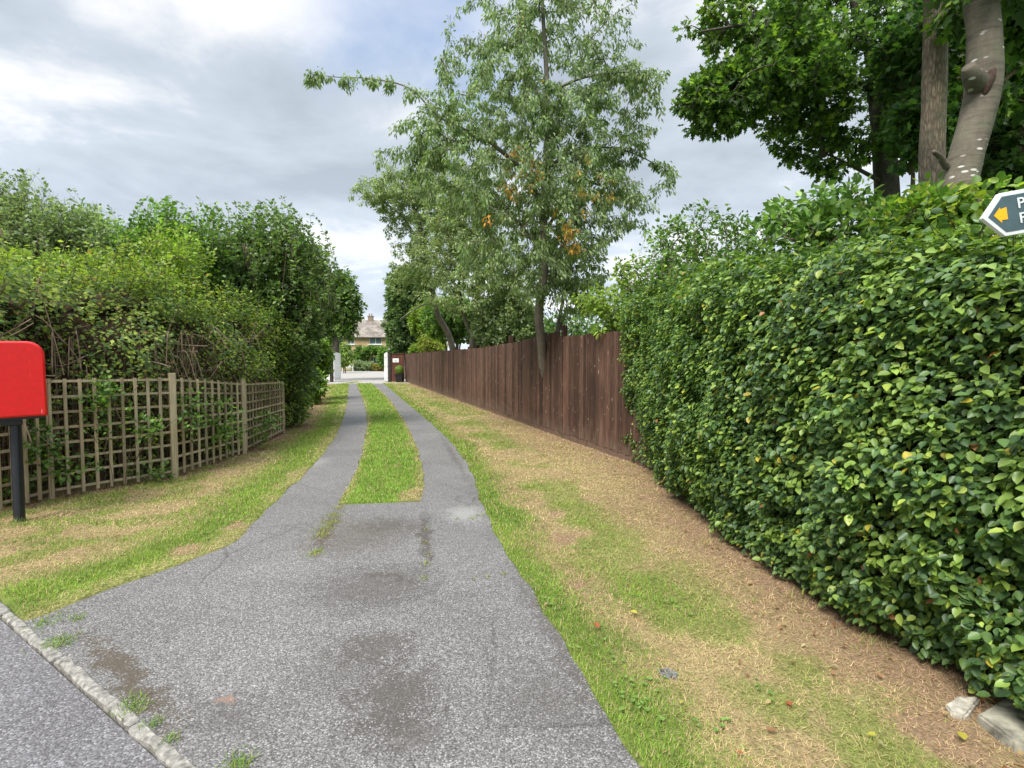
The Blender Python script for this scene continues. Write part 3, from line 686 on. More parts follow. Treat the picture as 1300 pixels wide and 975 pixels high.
# ================================================================== HEDGES (leaves over a twiggy inner mass)
def pick(pal, w, n, r):
    pal = np.array(pal); w = np.array(w, float); return pal[r.choice(len(pal), n, p=w / w.sum())]
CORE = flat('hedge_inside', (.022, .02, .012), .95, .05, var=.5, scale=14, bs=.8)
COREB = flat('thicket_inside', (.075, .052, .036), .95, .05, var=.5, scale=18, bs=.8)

def leaves_on(tips, per, frac, llen, r, hang=0.0, spread=.05, out=.5, clus=1, upn=.9, jl=.35):
    """leaves along the last part of every branch"""
    n = len(tips); S_ = np.array([np.vstack([a, P]) for a, P in tips]); k = S_.shape[1]
    u = 1 - frac * r.random((n, per)) ** .8; f = u * (k - 1); i = np.minimum(f.astype(int), k - 2); fr = (f - i)[..., None]
    ii = np.arange(n)[:, None]; P = S_[ii, i] * (1 - fr) + S_[ii, i + 1] * fr; D = unit(S_[ii, i + 1] - S_[ii, i])
    P = P.reshape(-1, 3); D = D.reshape(-1, 3); m_ = len(P); rnd = r.normal(0, 1, (m_, 3))
    off = unit(rnd - D * np.sum(rnd * D, 1, keepdims=True)); P = P + off * (spread * r.random((m_, 1)) ** .7)
    ax = unit(D * .6 + off * out * 1.6 + np.array([0, 0, -hang]) + r.normal(0, .25, (m_, 3)))
    nr = np.array([0, 0, upn]) + r.normal(0, .55, (m_, 3)) + off * .3
    ln = llen * (1 - jl + 2 * jl * r.random(m_)); return P, ax, nr, ln, np.repeat(np.arange(n), per)

def hedge(name, label, cat, base, top, thick, dens, llen, pal, wts, seed, bulge=.15, rough=.14, depth=.22, tmpl=BEECH, aspect=1.0, inward=(1, 0), core=CORE, zlo=.08, leafmat=None, droop=.5, topg=.0, lowthin=0.0, core_in=.26, seg=None, stems=0, clump=.25, group=None, twigs=0, shoots_n=0, shoot_l=.25, shoot_k=14):
    """base: polyline of the visible foot; the hedge stands on the side 'inward' points to"""
    r = np.random.default_rng(seed); base = np.asarray(base, float); st = np.r_[0, np.cumsum(np.linalg.norm(np.diff(base, axis=0), axis=1))]; L = st[-1]
    inw = unit(np.array(inward, float))
    def foot(s): return np.c_[np.interp(s, st, base[:, 0]), np.interp(s, st, base[:, 1])]
    def outn(s):
        a, b = foot(np.clip(s - .25, 0, L)), foot(np.clip(s + .25, 0, L)); d = unit(b - a); n = np.c_[d[:, 1], -d[:, 0]]; sg = np.sign(n @ inw); sg[sg == 0] = 1; return -n * sg[:, None]
    def topz(s): return np.interp(s, [q[0] * L for q in top], [q[1] for q in top])
    def surf(s, t):                                    # t 0..1 up the face, 1..1+T over the top
        Ht = topz(s); on = outn(s); f = foot(s); zf = np.minimum(t, 1.0)
        z = zlo + (Ht - zlo) * zf; off = bulge * np.sin(math.pi * np.clip(zf * .92 + .02, 0, 1)) - .12 * sstep(.86, 1, zf)
        back = np.maximum(t - 1, 0) * thick; p = f + on * (off - back)[:, None]
        q = np.c_[p, z]; nz = (fbm(q, 1.3, seed, 2) - .5) * 2 * rough + (fbm(q, 5.5, seed + 9, 2) - .5) * rough * 2.0
        tf = (t > 1); N = np.c_[on * np.where(tf, .25, 1.0)[:, None], np.where(tf, 1.0, .12 + .5 * sstep(.8, 1, zf))]; N = unit(N)
        return q + N * nz[:, None], N
    farea = L * (np.mean([q[1] for q in top])); T = 1 + 1.0
    root = empty(name, (*base[len(base) // 2], 0)); tag(root, label, cat, group)
    # core
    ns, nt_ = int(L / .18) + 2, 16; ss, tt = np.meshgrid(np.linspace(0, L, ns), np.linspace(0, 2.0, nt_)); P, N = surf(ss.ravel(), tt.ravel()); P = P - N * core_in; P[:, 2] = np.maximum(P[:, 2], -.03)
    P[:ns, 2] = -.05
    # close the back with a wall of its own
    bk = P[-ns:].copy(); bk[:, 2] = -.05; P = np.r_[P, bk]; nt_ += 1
    i = (np.arange(nt_ - 1)[:, None] * ns + np.arange(ns - 1)[None]).ravel(); q = np.stack([i, i + 1, i + 1 + ns, i + ns], -1)
    loops = [q.ravel()]; stt = [np.arange(len(q)) * 4]; nq = len(q) * 4
    for e in (0, ns - 1):
        ring = np.arange(nt_) * ns + e; loops.append(ring); stt.append(np.array([nq])); nq += len(ring)
    SH = []
    if shoots_n:
        ss_ = r.random(shoots_n) * L; q, _n = surf(ss_, 1.0 + .5 * r.random(shoots_n)); q = q - [0, 0, .28]
        for a in q:
            ln_ = shoot_l * (.3 + .9 * r.random()) + .28; d_ = unit(np.array([r.normal(0, .35), r.normal(0, .35), 1])); b2 = a + d_ * ln_ + np.array([r.normal(0, .05), r.normal(0, .05), 0]); SH.append((a, np.array([a + (b2 - a) * t_ for t_ in (.2, .4, .6, .8, 1.0)])))
        tm = tubes('tmp', [[np.vstack([a, p_]), np.linspace(.0035, .0012, 6)] for a, p_ in SH], 4); tv_ = np.zeros(len(tm.vertices) * 3, np.float32); tm.vertices.foreach_get('co', tv_); tl_ = np.zeros(len(tm.loops), np.int32); tm.loops.foreach_get('vertex_index', tl_)
        loops.append(tl_ + len(P)); stt.append(nq + np.arange(len(tl_) // 4) * 4); P = np.r_[P, tv_.reshape(-1, 3)]; bpy.data.meshes.remove(tm)
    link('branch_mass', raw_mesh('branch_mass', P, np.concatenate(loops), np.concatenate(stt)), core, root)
    # leaves
    nf = int(farea * dens); ntop = int(L * thick * dens * .5); nend = 0
    s = r.random(nf + ntop) * L; t = np.r_[r.random(nf), 1 + r.random(ntop)]
    P, N = surf(s, t); nn = len(P)
    if lowthin:
        kp_ = r.random(nn) < 1 - lowthin * (1 - sstep(.15, .75, t + (fbm(P, 1.4, seed + 2) - .5) * .5)); P, N, s, t = P[kp_], N[kp_], s[kp_], t[kp_]; nn = len(P)
    # end caps
    for e, sg in ((0, -1), (L, 1)):
        n_e = int(thick * topz(np.array([e]))[0] * dens * .7); on = outn(np.array([e]))[0]; f = foot(np.array([e]))[0]; al = unit(foot(np.array([min(L, .3)]))[0] - foot(np.array([0.]))[0]) if e == 0 else unit(foot(np.array([L]))[0] - foot(np.array([L - .3]))[0])
        b_ = r.random(n_e); zz = zlo + r.random(n_e) * (topz(np.array([e]))[0] - zlo - .05); pe = f[None] - on[None] * (b_ * thick)[:, None] + al[None] * sg * .03
        qe = np.c_[pe, zz]; qe[:, :2] += al[None] * sg * ((fbm(qe, 3, seed) - .3) * rough * 1.5)[:, None]
        P = np.r_[P, qe]; N = np.r_[N, np.tile(np.r_[al * sg, .1], (n_e, 1))]
    nn = len(P); g = r.random(nn) ** 1.5; P = P - N * (g * depth)[:, None] + r.normal(0, .012, (nn, 3))
    nr = unit(N * .8 + np.array([0, 0, 1.0]) * (1 - .6 * g[:, None]) + r.normal(0, .42, (nn, 3)))
    # leaf axis: sideways and drooping, in the leaf's own plane
    sd = np.cross(N, [0, 0, 1.0]); sd = unit(sd + 1e-6) * np.where(r.random((nn, 1)) < .5, 1, -1) * r.random((nn, 1)) * 1.1
    ax = sd + N * .55 - np.array([0, 0, droop]) + r.normal(0, .28, (nn, 3)); ax = ax - nr * np.sum(ax * nr, 1, keepdims=True)
    if topg: ax[:, 2] += topg * sstep(.9, 1.1, P[:, 2] / 2.4)
    cl = fbm(P, 2.2, seed + 4, 3); c = pick(pal, wts, nn, r)
    # young yellow-green shoots come in clumps
    yg = (fbm(P, 6, seed + 6, 2) > .62) & (r.random(nn) < .65); c[yg] = np.array(pal[2]) * (.8 + .4 * r.random((yg.sum(), 1)))
    c = c * (1 - clump + 2 * clump * cl[:, None]) * (.78 + .44 * r.random((nn, 1)))
    ln = llen * (.45 + .8 * r.random(nn))
    if twigs:
        q = r.integers(0, nf, twigs); tw_ = []
        for a, n_ in zip(P[q], N[q]):
            d_ = unit(n_ * .5 + r.normal(0, .5, 3)); tw_.append([np.array([a - n_ * .12, a, a + d_ * .07 * (.4 + r.random())]), np.array([.003, .002, .001])])
        link('twigs', tubes('twigs', tw_, 4), TWIG, root)
    if SH:
        P2, ax2, nr2, ln2, t2_ = leaves_on(SH, shoot_k, 1.0, llen * .95, r, .1, .02, .9); c2 = pick(pal, np.array(wts) * [.5, 1.2, 1.6, 1.3, 1, 1][:len(wts)], len(P2), r) * (.8 + .4 * r.random((len(P2), 1)))
        P = np.r_[P, P2]; ax = np.r_[ax, ax2]; nr = np.r_[nr, nr2]; ln = np.r_[ln, ln2]; c = np.r_[c, c2]
    link('foliage', leaf_mesh('foliage', P, ax, nr, ln, c, tmpl, aspect), leafmat or LEAF, root)
    return root

BEE = [(.056, .112, .036), (.108, .19, .050), (.215, .32, .062), (.32, .40, .068), (.46, .38, .05), (.30, .13, .055)]
near = np.array([[3.7, 1.75], [3.2, 1.72], [2.62, 1.74], [2.36, 1.9], [2.27, 2.15]])
fc = HEDGE_FACE[::-1]; fc = fc[fc[:, 1] > 2.2]
hp = np.r_[near, fc[:-1], [[1.86, 8.1], [2.0, 8.9]]]
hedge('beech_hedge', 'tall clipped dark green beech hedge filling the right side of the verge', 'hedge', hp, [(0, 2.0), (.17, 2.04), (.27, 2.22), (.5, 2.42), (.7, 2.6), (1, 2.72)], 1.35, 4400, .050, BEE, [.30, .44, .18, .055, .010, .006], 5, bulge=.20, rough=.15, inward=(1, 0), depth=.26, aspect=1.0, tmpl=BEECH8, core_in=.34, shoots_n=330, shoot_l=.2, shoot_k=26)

# ================================================================== TREES AND SHRUBS
def shoots(xs, base_d, tops, r, n):     # long upright shoots making a ragged top
    o = []
    for _ in range(n):
        i = r.integers(len(xs)); o.append(pt(xs[i] + r.normal(0, 12), tops[i] + r.random() * 40, base_d + r.normal(0, .3)))
    return np.array(o)
def blob_pts(blobs_, n, r, shell=.45, seed=0, thin=.0):
    """blobs_: (centre, radii, weight). Points spread through the volumes, thinner towards their middles."""
    w = np.array([b[2] for b in blobs_], float); k = r.choice(len(blobs_), n * 3, p=w / w.sum())
    c = np.array([b[0] for b in blobs_])[k]; rad = np.array([b[1] for b in blobs_])[k]
    d = unit(r.normal(0, 1, (n * 3, 3))); rr = r.random((n * 3, 1)) ** shell; P = c + d * rad * rr
    if thin: P = P[fbm(P, thin, seed, 2) > (.37 if thin == 1.5 else .475)]
    return P[:n]

def grow(limbs, targets, r, up=.25, minlen=0.0, tw=.006, sag=0.0, expo=.42):
    """limbs: (points, radii) of trunk and main limbs; every target is joined to the nearest wood by a bent branch"""
    NP = []; NR = []; lines = []
    for P, R in limbs:
        NP.append(P[len(P) // 5:]); NR.append(R[len(P) // 5:]); lines.append([P, R])
    nodes = np.concatenate(NP); 
    d0 = np.array([np.min(np.linalg.norm(nodes - t, axis=1)) for t in targets]); order = np.argsort(d0)
    cap = len(nodes) + len(targets) * 5; A = np.zeros((cap, 3)); A[:len(nodes)] = nodes; n = len(nodes); parent = np.full(cap, -1); cnt = np.zeros(cap); nb = n
    tips = []; segs = []
    for ti in order:
        t = targets[ti]; dv = A[:n] - t; dd = np.sqrt((dv ** 2).sum(1)); cost = dd + .35 * np.maximum(dv[:, 2], 0) + .03 * r.random(n)
        j = int(np.argmin(cost)); a = A[j]; D = np.linalg.norm(t - a)
        k = 5; u = np.linspace(0, 1, k + 1)[1:, None]; mid = (a + t) / 2 + np.array([0, 0, up * D]) + r.normal(0, .09 * D, 3)
        P = (1 - u) ** 2 * a + 2 * u * (1 - u) * mid + u * u * t; P[-1, 2] -= sag * D
        idx = []
        prev = j
        for q in range(k):
            if q < k - 0 and n < cap: A[n] = P[q]; parent[n] = prev; prev = n; idx.append(n); n += 1
        segs.append([j] + idx); x = prev
        while x >= 0: cnt[x] += 1; x = parent[x]
        tips.append((a, P))
    for sg in segs:
        P = A[sg]; R = tw * np.maximum(cnt[sg], 1) ** expo; R[0] = min(R[0], R[1] * 1.25); R[-1] *= .5; lines.append([P, R])
    return lines, tips

def plant(name, label, cat, limbs, blobs_, ntgt, per, llen, pal, wts, seed, bark, tmpl=OVAL, aspect=1.0, frac=.55, hang=0, spread=.06, out=.5, up=.2, sag=0, tw=.005, shell=.45, group=None, clump=.3, cs=1.2, leafmat=None, extra=None, woody='trunk', leafy='crown', yellow=None, thin=0, upn=.9, sides=8, expo=.42, base=None, keep=None, sprays=None, sprl=.8, sprn=22):
    r = np.random.default_rng(seed); L = [smooth_line(P, R) for P, R in limbs]
    T = blob_pts(blobs_, ntgt, r, shell, seed, thin)
    if keep is not None: T = T[keep(T)]
    if extra is not None: T = np.r_[T, extra(r)]
    lines, tips = grow(L, T, r, up, tw=tw, sag=sag, expo=expo)
    b = np.array(limbs[0][0][0]) if base is None else np.array(base); root = empty(name, (b[0], b[1], max(b[2], 0) if base is None else b[2])); tag(root, label, cat, group)
    wood_ob = link(woody, tubes(woody, lines, sides, jit=.11, rng=r), bark, root)
    P, ax, nr, ln, tid = leaves_on(tips, per, frac, llen, r, hang, spread, out, upn=upn)
    if sprays is not None:        # long free shoots with leaves along their whole length
        tp = []; 
        for q in sprays(r):
            lean = r.normal(0, .22, 3) * [1, 1, .2]; a = q - np.array([0, 0, sprl]) - lean * sprl * 1.2; u = np.linspace(0, 1, 6)[1:, None]
            Pq = a + (q - a) * u + lean * (u * (u - 1)) * .6; tp.append((a, Pq)); lines.append([np.vstack([a, Pq]), np.linspace(.006, .0015, 6)])
        bpy.data.meshes.remove(S.objects[wood_ob.name].data); wood_ob = link(woody, tubes(woody, lines, sides, jit=.11, rng=r), bark, root)
        P2, ax2, nr2, ln2, tid2 = leaves_on(tp, int(sprn * 1.3), 1.0, llen * 1.05, r, hang * .5, spread * .2, .9, upn=upn)
        P = np.r_[P, P2]; ax = np.r_[ax, ax2]; nr = np.r_[nr, nr2]; ln = np.r_[ln, ln2]; tid = np.r_[tid, tid2 + len(tips)]; tips = tips + tp
    c = pick(pal, wts, len(P), r); cl = fbm(P, cs, seed + 3, 2); tv = .85 + .3 * r.random(len(tips))
    c = c * (1 - clump + 2 * clump * cl[:, None]) * tv[tid][:, None] * (.8 + .4 * r.random((len(P), 1)))
    if yellow is not None:      # branches whose leaves have turned
        for (q, rad, colr, pr) in yellow:
            tp = np.array([t[1][-1] for t in tips]); sel = (np.linalg.norm((tp - q), axis=1) < rad) & (r.random(len(tips)) < pr)
            s_ = sel[tid] & (r.random(len(P)) < .75); c[s_] = np.array(colr) * (.6 + .7 * r.random((s_.sum(), 1)))
    link(leafy, leaf_mesh(leafy, P, ax, nr, ln, c, tmpl, aspect), leafmat or LEAFM, root)
    return root
def bl(px, py, d, rx, ry, w=1.0, rd=None):      # an ellipsoid of foliage: centre seen at a pixel, radii in photo pixels at that distance
    k = d / F; return (pt(px, py, d), np.array([rx * k, (rd if rd else rx * k), ry * k]), w)
def limb(pts, rads):
    return (np.array([pt(*p) for p in pts]), np.array(rads, float))

CH = [(.13, .20, .08), (.20, .285, .115), (.29, .375, .17), (.38, .45, .24), (.55, .40, .1)]
CHW = [.25, .38, .25, .1, .005]
# ---- the cherry that leans out through the fence
t0 = np.array([TRUNK_X[0] + .42, TRUNK_X[1] + .16, -.05])
trunk = (np.array([t0, [*(TRUNK_X[:2] + np.array([.26, .10])), .75], TRUNK_X, pt(687, 430, 11.5), pt(684, 398, 11.25), pt(690, 350, 11.05), pt(690, 300, 11), pt(691, 240, 11), pt(695, 170, 11), pt(694, 100, 11), pt(690, 30, 11), pt(686, -60, 11), pt(690, -130, 11)]),
         np.array([.115, .11, .10, .10, .10, .092, .085, .07, .06, .05, .04, .03, .015]))
limbs = [trunk,
         limb([(690, 262, 11), (668, 222, 10.8), (640, 195, 10.6), (612, 172, 10.4)], [.05, .045, .04, .028]),
         limb([(612, 172, 10.4), (560, 150, 10.2), (520, 112, 10.1), (470, 100, 10), (430, 98, 9.9), (393, 94, 9.8)], [.02, .018, .015, .012, .008, .004]),
         limb([(689, 322, 11), (672, 300, 10.8), (655, 280, 10.5), (620, 262, 10.2)], [.05, .04, .03, .015]),
         limb([(695, 150, 11), (672, 95, 10.8), (660, 40, 10.6), (668, -40, 10.5)], [.04, .032, .025, .012]),
         limb([(694, 120, 11), (735, 100, 10.7), (780, 92, 10.4), (815, 92, 10.1), (845, 95, 10)], [.035, .028, .02, .01, .003]),
         limb([(691, 215, 11), (735, 190, 11.2), (790, 190, 11.2), (845, 215, 11.2)], [.035, .028, .018, .006]),
         limb([(690, 300, 11), (712, 262, 11.3), (745, 232, 11.5), (790, 250, 11.5)], [.04, .03, .02, .01]),
         limb([(688, 380, 11.05), (704, 350, 11.2), (712, 320, 11.3), (728, 280, 11.4)], [.045, .04, .03, .015])]
def cherry_extra(r):
    o = []
    for L_ in (limbs[2], limbs[5], limbs[6]):
        P, _ = smooth_line(*L_, n=8); k = r.integers(len(P) // 3, len(P), 30 if L_ is limbs[2] else 22); o.append(P[k] + r.normal(0, .07, (len(k), 3)) * [1.2, 1, .9] - [0, 0, .05])
    return np.concatenate(o)
plant('cherry_tree', 'tall drooping-leaved cherry tree whose trunk leans out through the brown fence', 'tree', limbs,
      [bl(690, 40, 11, 125, 90, 1.9), bl(700, -60, 11, 100, 90, .8), bl(640, 130, 10.8, 105, 70, 1.5), bl(765, 130, 10.9, 85, 70, 1.2), bl(700, 200, 10.8, 125, 75, 1.8), bl(620, 235, 10.4, 100, 55, 1.0), bl(780, 245, 11.1, 85, 65, 1.3), bl(690, 290, 10.9, 105, 65, 1.3), bl(645, 335, 10.8, 75, 45, .6), bl(720, 360, 11, 70, 48, .9), bl(560, 165, 10.3, 55, 45, .5), bl(520, 200, 10.3, 50, 30, .25)],
      2300, 30, .086, CH, CHW, 101, BARK_CHERRY, LANCE, 1.1, .95, hang=1.1, spread=.10, out=.35, up=.16, sag=.15, thin=1.5, tw=.0034, extra=cherry_extra, clump=.22, upn=.25,
      yellow=[(pt(608, 300, 9.6), .42, (.75, .36, .05), .9), (pt(650, 212, 9.9), .55, (.62, .36, .08), .35), (pt(722, 290, 10), .46, (.72, .38, .06), .8), (pt(760, 225, 10), .5, (.6, .4, .1), .35), (pt(668, 240, 9.8), .25, (.6, .38, .1), .5)], sides=10)

# ---- thin second stem and its small snag behind the fence by the cherry
plant('sapling', 'slender young cherry stem with a torn orange stump, right behind the leaning cherry', 'tree',
      [limb([(712, 520, 12.4), (706, 440, 12.3), (712, 395, 12.2), (722, 350, 12), (730, 300, 12)], [.06, .05, .04, .03, .015]), limb([(706, 430, 12.3), (716, 402, 12.3), (720, 385, 12.3)], [.045, .035, .01])],
      [bl(728, 320, 12, 50, 50, 1), bl(745, 380, 12, 25, 25, .3)], 130, 26, .10, CH, CHW, 102, BARK_CHERRY, LANCE, 1.15, .6, hang=.8, spread=.08, up=.15, clump=.2, upn=.3)

# ---- the group of cherries further along the fence
def multi(seed, label, limbs_, blobs_, n, per=24, ll=.11, **k):
    n = int(n * 1.4)
    kk = dict(tmpl=LANCE, aspect=1.2, frac=.9, hang=.8, spread=.12, up=.15, clump=.25, upn=.3, tw=.006); kk.update(k)
    return plant('cherry_tree', label, 'tree', limbs_, blobs_, n, per, ll, [(.17, .23, .09), (.24, .32, .13), (.33, .40, .18), (.42, .46, .24)], [.25, .4, .25, .1], seed, BARK_CHERRY, group='cherries behind the brown fence', **kk)
multi(111, 'pale-trunked cherry leaning left over the fence towards the gate',
      [limb([(584, 495, 23.31), (572, 432, 22.68), (556, 400, 22.18), (548, 365, 21.67), (540, 320, 21.42), (530, 275, 21.17), (505, 230, 20.79)], [.15, .14, .13, .12, .09, .06, .03]), limb([(553, 385, 21.92), (535, 388, 21.42), (508, 405, 20.79)], [.05, .035, .015]), limb([(540, 320, 21.42), (510, 275, 20.79), (470, 245, 20.41), (447, 238, 20.16)], [.05, .035, .02, .008])],
      [bl(510, 245, 20.79, 50, 35, .8), bl(485, 245, 20.54, 42, 22, .45), bl(540, 290, 21.42, 55, 55, 1.5), bl(555, 230, 21.42, 45, 45, 1.1), bl(530, 350, 21.42, 45, 30, .6)], 620, 30)
multi(112, 'many-stemmed cherry with upright grey stems behind the middle of the fence',
      [limb([(606, 500, 20.72), (600, 440, 20.38), (606, 400, 20.16), (606, 350, 20.16), (598, 290, 20.16)], [.16, .14, .12, .09, .04]), limb([(603, 430, 20.38), (590, 405, 20.16), (584, 370, 19.94), (580, 320, 19.71)], [.1, .08, .06, .03]),
       limb([(604, 440, 20.38), (622, 400, 20.16), (640, 375, 19.94), (655, 350, 19.60)], [.12, .12, .09, .04])],
      [bl(595, 260, 19.60, 60, 55, 1.3), bl(580, 320, 19.71, 60, 50, 1.3), bl(625, 335, 19.49, 55, 50, 1.1), bl(595, 375, 19.60, 70, 30, .7), bl(655, 375, 19.26, 40, 25, .35)], 760, 30)

# ---- bushes standing beyond the fence
def bush(name, label, cx, cy, d, rx, ry, n, per, ll, pal, seed, cat='bush', stems=5, shell=.35, wood_scale=1.0, **k):
    r = np.random.default_rng(seed + 500); g = pt(cx, cy, d); L = []
    top = g[2] + ry * d / F
    for i in range(stems):
        a = r.random() * 6.28; q = rx * d / F * .55
        L.append((np.array([[g[0] + .12 * math.cos(a), g[1] + .12 * math.sin(a), -.03], [g[0] + q * .35 * math.cos(a), g[1] + q * .35 * math.sin(a), top * .4], [g[0] + q * math.cos(a), g[1] + q * math.sin(a), top * .8]]), np.array([.045, .035, .015]) * max(1, top / 3.5) * wood_scale))
    kk = dict(clump=.3, cs=1.3, spread=.14, frac=.5, up=.1, woody='stems', leafy='foliage', sides=6); kk.update(k)
    bs = k.pop('blobs', None); kk.pop('blobs', None)
    zb = max(.25, 0)
    return plant(name, label, cat, L, bs or [bl(cx, cy, d, rx, ry, 1)], int(n * 1.5), int(per * 1.0), ll * .85, pal, [.3, .4, .3], seed, TWIG, shell=shell, base=(g[0], g[1], 0), **kk)
DKG = [(.070, .122, .049), (.113, .182, .070), (.174, .252, .104)]; MID = [(.075, .149, .037), (.127, .238, .052), (.223, .349, .075)]; LIT = [(.132, .220, .033), (.220, .330, .050), (.308, .407, .077)]
YEL = [(.18, .24, .04), (.28, .33, .06), (.38, .4, .09)]; GRY = [(.143, .208, .091), (.221, .286, .143), (.312, .377, .208)]
bush('yew_tree', 'tall dark evergreen tree beside the brown gate wing', 516, 400, 42, 32, 56, 750, 26, .3, DKG, 121, 'tree', 3, spread=.3, blobs=[bl(519, 372, 42, 28, 34, 1), bl(517, 412, 42, 28, 38, 1)])
bush('laurel_bush', 'bright glossy green rounded laurel behind the fence', 545, 408, 33, 25, 24, 380, 24, .19, LIT, 122, spread=.2, leafmat=LEAF)
bush('privet_bush', 'low yellow-green bush peeping over the far fence', 549, 438, 31, 19, 13, 170, 20, .13, YEL, 123)
bush('conifer_bush', 'small pale green bush between the gate wing and fence', 527, 444, 36, 8, 7, 60, 16, .15, LIT, 133)
bush('willow_bush', 'rounded greyish green bush behind the fence, left of the leaning cherry', 643, 414, 20, 44, 36, 620, 28, .13, GRY, 124, spread=.18)
bush('willow_bush', 'dull green low bush behind the fence under the cherries', 618, 425, 21, 26, 24, 200, 22, .13, DKG, 125)
bush('elder_bush', 'mid green bush filling the gap between the far cherries', 575, 405, 26, 40, 30, 400, 24, .16, MID, 126)
# loose shrub over the hedge end
bush('hazel_shrub', 'loose light green shrub hanging over the fence where the hedge begins', 795, 390, 9.6, 42, 46, 130, 20, .085, LIT, 127, 'shrub', 4, blobs=[bl(800, 350, 9.6, 28, 24, .4), bl(760, 385, 9.3, 38, 16, .35), bl(815, 400, 9.6, 25, 40, .7), bl(775, 410, 9.2, 22, 22, .25)], hang=.4, up=.3)
bush('seedling_shrub', 'open feathery shrub with fine twigs rising behind the far end of the hedge', 880, 320, 8.4, 70, 45, 120, 20, .075, MID, 128, 'shrub', 7, blobs=[bl(860, 315, 8.4, 40, 38, .8), bl(900, 290, 8.2, 45, 28, .6), bl(950, 300, 8, 40, 30, .6), bl(840, 330, 8.5, 22, 30, .4), bl(900, 345, 8.2, 70, 22, 1.2)], sprays=lambda r: shoots([835, 860, 890, 920, 950, 975], 8.2, [290, 275, 275, 268, 285, 290], r, 60), sprn=20, up=.35, hang=.2, tw=.004)
bush('hazel_shrub', 'big-leaved shrub with long shoots rising above the middle of the hedge', 1050, 290, 5.4, 85, 45, 80, 18, .085, MID, 129, 'shrub', 7, blobs=[bl(1040, 262, 5.4, 60, 24, .5), bl(1000, 300, 5.5, 60, 28, .8), bl(1090, 295, 5.2, 70, 30, 1)], up=.4, tmpl=BEECH, tw=.004, leafmat=LEAF, hang=.1)
bush('bramble', 'yellowing leafy shoots on the hedge top below the pale trunk', 1180, 275, 4.2, 70, 30, 80, 16, .07, [(.08, .16, .03), (.13, .23, .04), (.30, .37, .05)], 130, 'shrub', 6, blobs=[bl(1180, 275, 4.0, 60, 16, 1), bl(1235, 270, 3.8, 50, 14, .7), bl(1160, 262, 4.2, 20, 18, .3)], up=.4, tmpl=BEECH, tw=.003)

# ---- the big trees at the right
MP = [(.055, .109, .030), (.100, .182, .041), (.182, .311, .055), (.311, .456, .063)]; MW = [.35, .38, .2, .07]
plant('maple_tree', 'broad dark green maple with a forked dark trunk behind the hedge', 'tree',
      [limb([(1132, 520, 9), (1130, 330, 9), (1126, 240, 9), (1120, 160, 9), (1112, 110, 9)], [.22, .2, .185, .17, .13]), limb([(1112, 110, 9), (1102, 60, 9), (1085, 10, 8.9), (1075, -70, 8.8)], [.1, .08, .06, .03]), limb([(1115, 130, 9), (1135, 70, 9.1), (1150, 10, 9.2), (1160, -60, 9.2)], [.1, .08, .06, .03]),
       limb([(1110, 112, 9), (1060, 105, 8.7), (1010, 105, 8.4), (960, 120, 8.2), (900, 140, 8)], [.07, .055, .04, .025, .01]), limb([(1102, 60, 9), (1040, 40, 8.6), (970, 30, 8.3), (890, 40, 8)], [.06, .045, .03, .012]), limb([(1126, 235, 9), (1090, 215, 8.8), (1050, 195, 8.6)], [.04, .03, .01])],
      [bl(905, 60, 8.1, 52, 60, 1.1), bl(965, 100, 8.3, 90, 60, 1.8), bl(900, 135, 8.1, 38, 38, .5), bl(1000, 20, 8.5, 110, 65, 1.8), bl(1060, 150, 8.8, 85, 55, 1.2), bl(1080, 60, 9, 110, 75, 1.8), bl(1040, 205, 8.8, 50, 25, .35), bl(1180, 70, 9.3, 90, 80, 1.5), bl(1060, -60, 9, 160, 60, 1.5)],
      1350, 22, .088, MP, MW, 141, BARK_DARK, MAPLE, .85, .7, hang=.35, spread=.13, thin=1.3, out=.6, up=.12, tw=.006, clump=.35, cs=.9, sides=10, yellow=[(pt(1115, 222, 8.7), .25, (.55, .38, .06), .6), (pt(880, 30, 8), .8, (.17, .26, .035), .5), (pt(1040, 170, 8.3), .4, (.17, .26, .03), .4)])
plant('ash_tree', 'rough brown barked straight trunk between the maple and the pale trunk', 'tree',
      [limb([(1188, 560, 6), (1184, 330, 6), (1183, 220, 6), (1186, 120, 6), (1188, 0, 6), (1186, -180, 6), (1184, -330, 6)], [.14, .13, .12, .115, .11, .10, .07]), limb([(1187, -60, 6), (1130, -110, 5.8), (1070, -150, 5.6)], [.06, .04, .02])],
      [bl(1190, -160, 6, 150, 80, 1), bl(1080, -110, 5.8, 110, 60, .6), bl(1290, 60, 7, 60, 90, .7)], 300, 26, .12, MP, MW, 142, BARK_ROUGH, MAPLE, .8, .6, hang=.3, spread=.15, sides=14)
ppts = [(1200, 640, 4.5), (1205, 420, 4.5), (1215, 262, 4.5), (1224, 205, 4.5), (1240, 150, 4.5), (1249, 105, 4.5), (1250, 50, 4.5), (1245, 0, 4.5), (1240, -90, 4.5), (1246, -220, 4.5), (1252, -360, 4.5)]
PALE = [limb(ppts, [.145, .138, .126, .122, .118, .126, .116, .114, .108, .10, .075]), limb([(1249, 118, 4.5), (1236, 98, 4.40), (1229, 84, 4.36)], [.095, .075, .045]), limb([(1202, 212, 4.5), (1194, 200, 4.45), (1185, 192, 4.4)], [.03, .024, .014]),
        limb([(1250, 20, 4.5), (1285, -40, 4.4), (1330, -90, 4.3)], [.06, .045, .02]), limb([(1245, -60, 4.5), (1190, -110, 4.3), (1130, -140, 4.2)], [.05, .04, .02])]
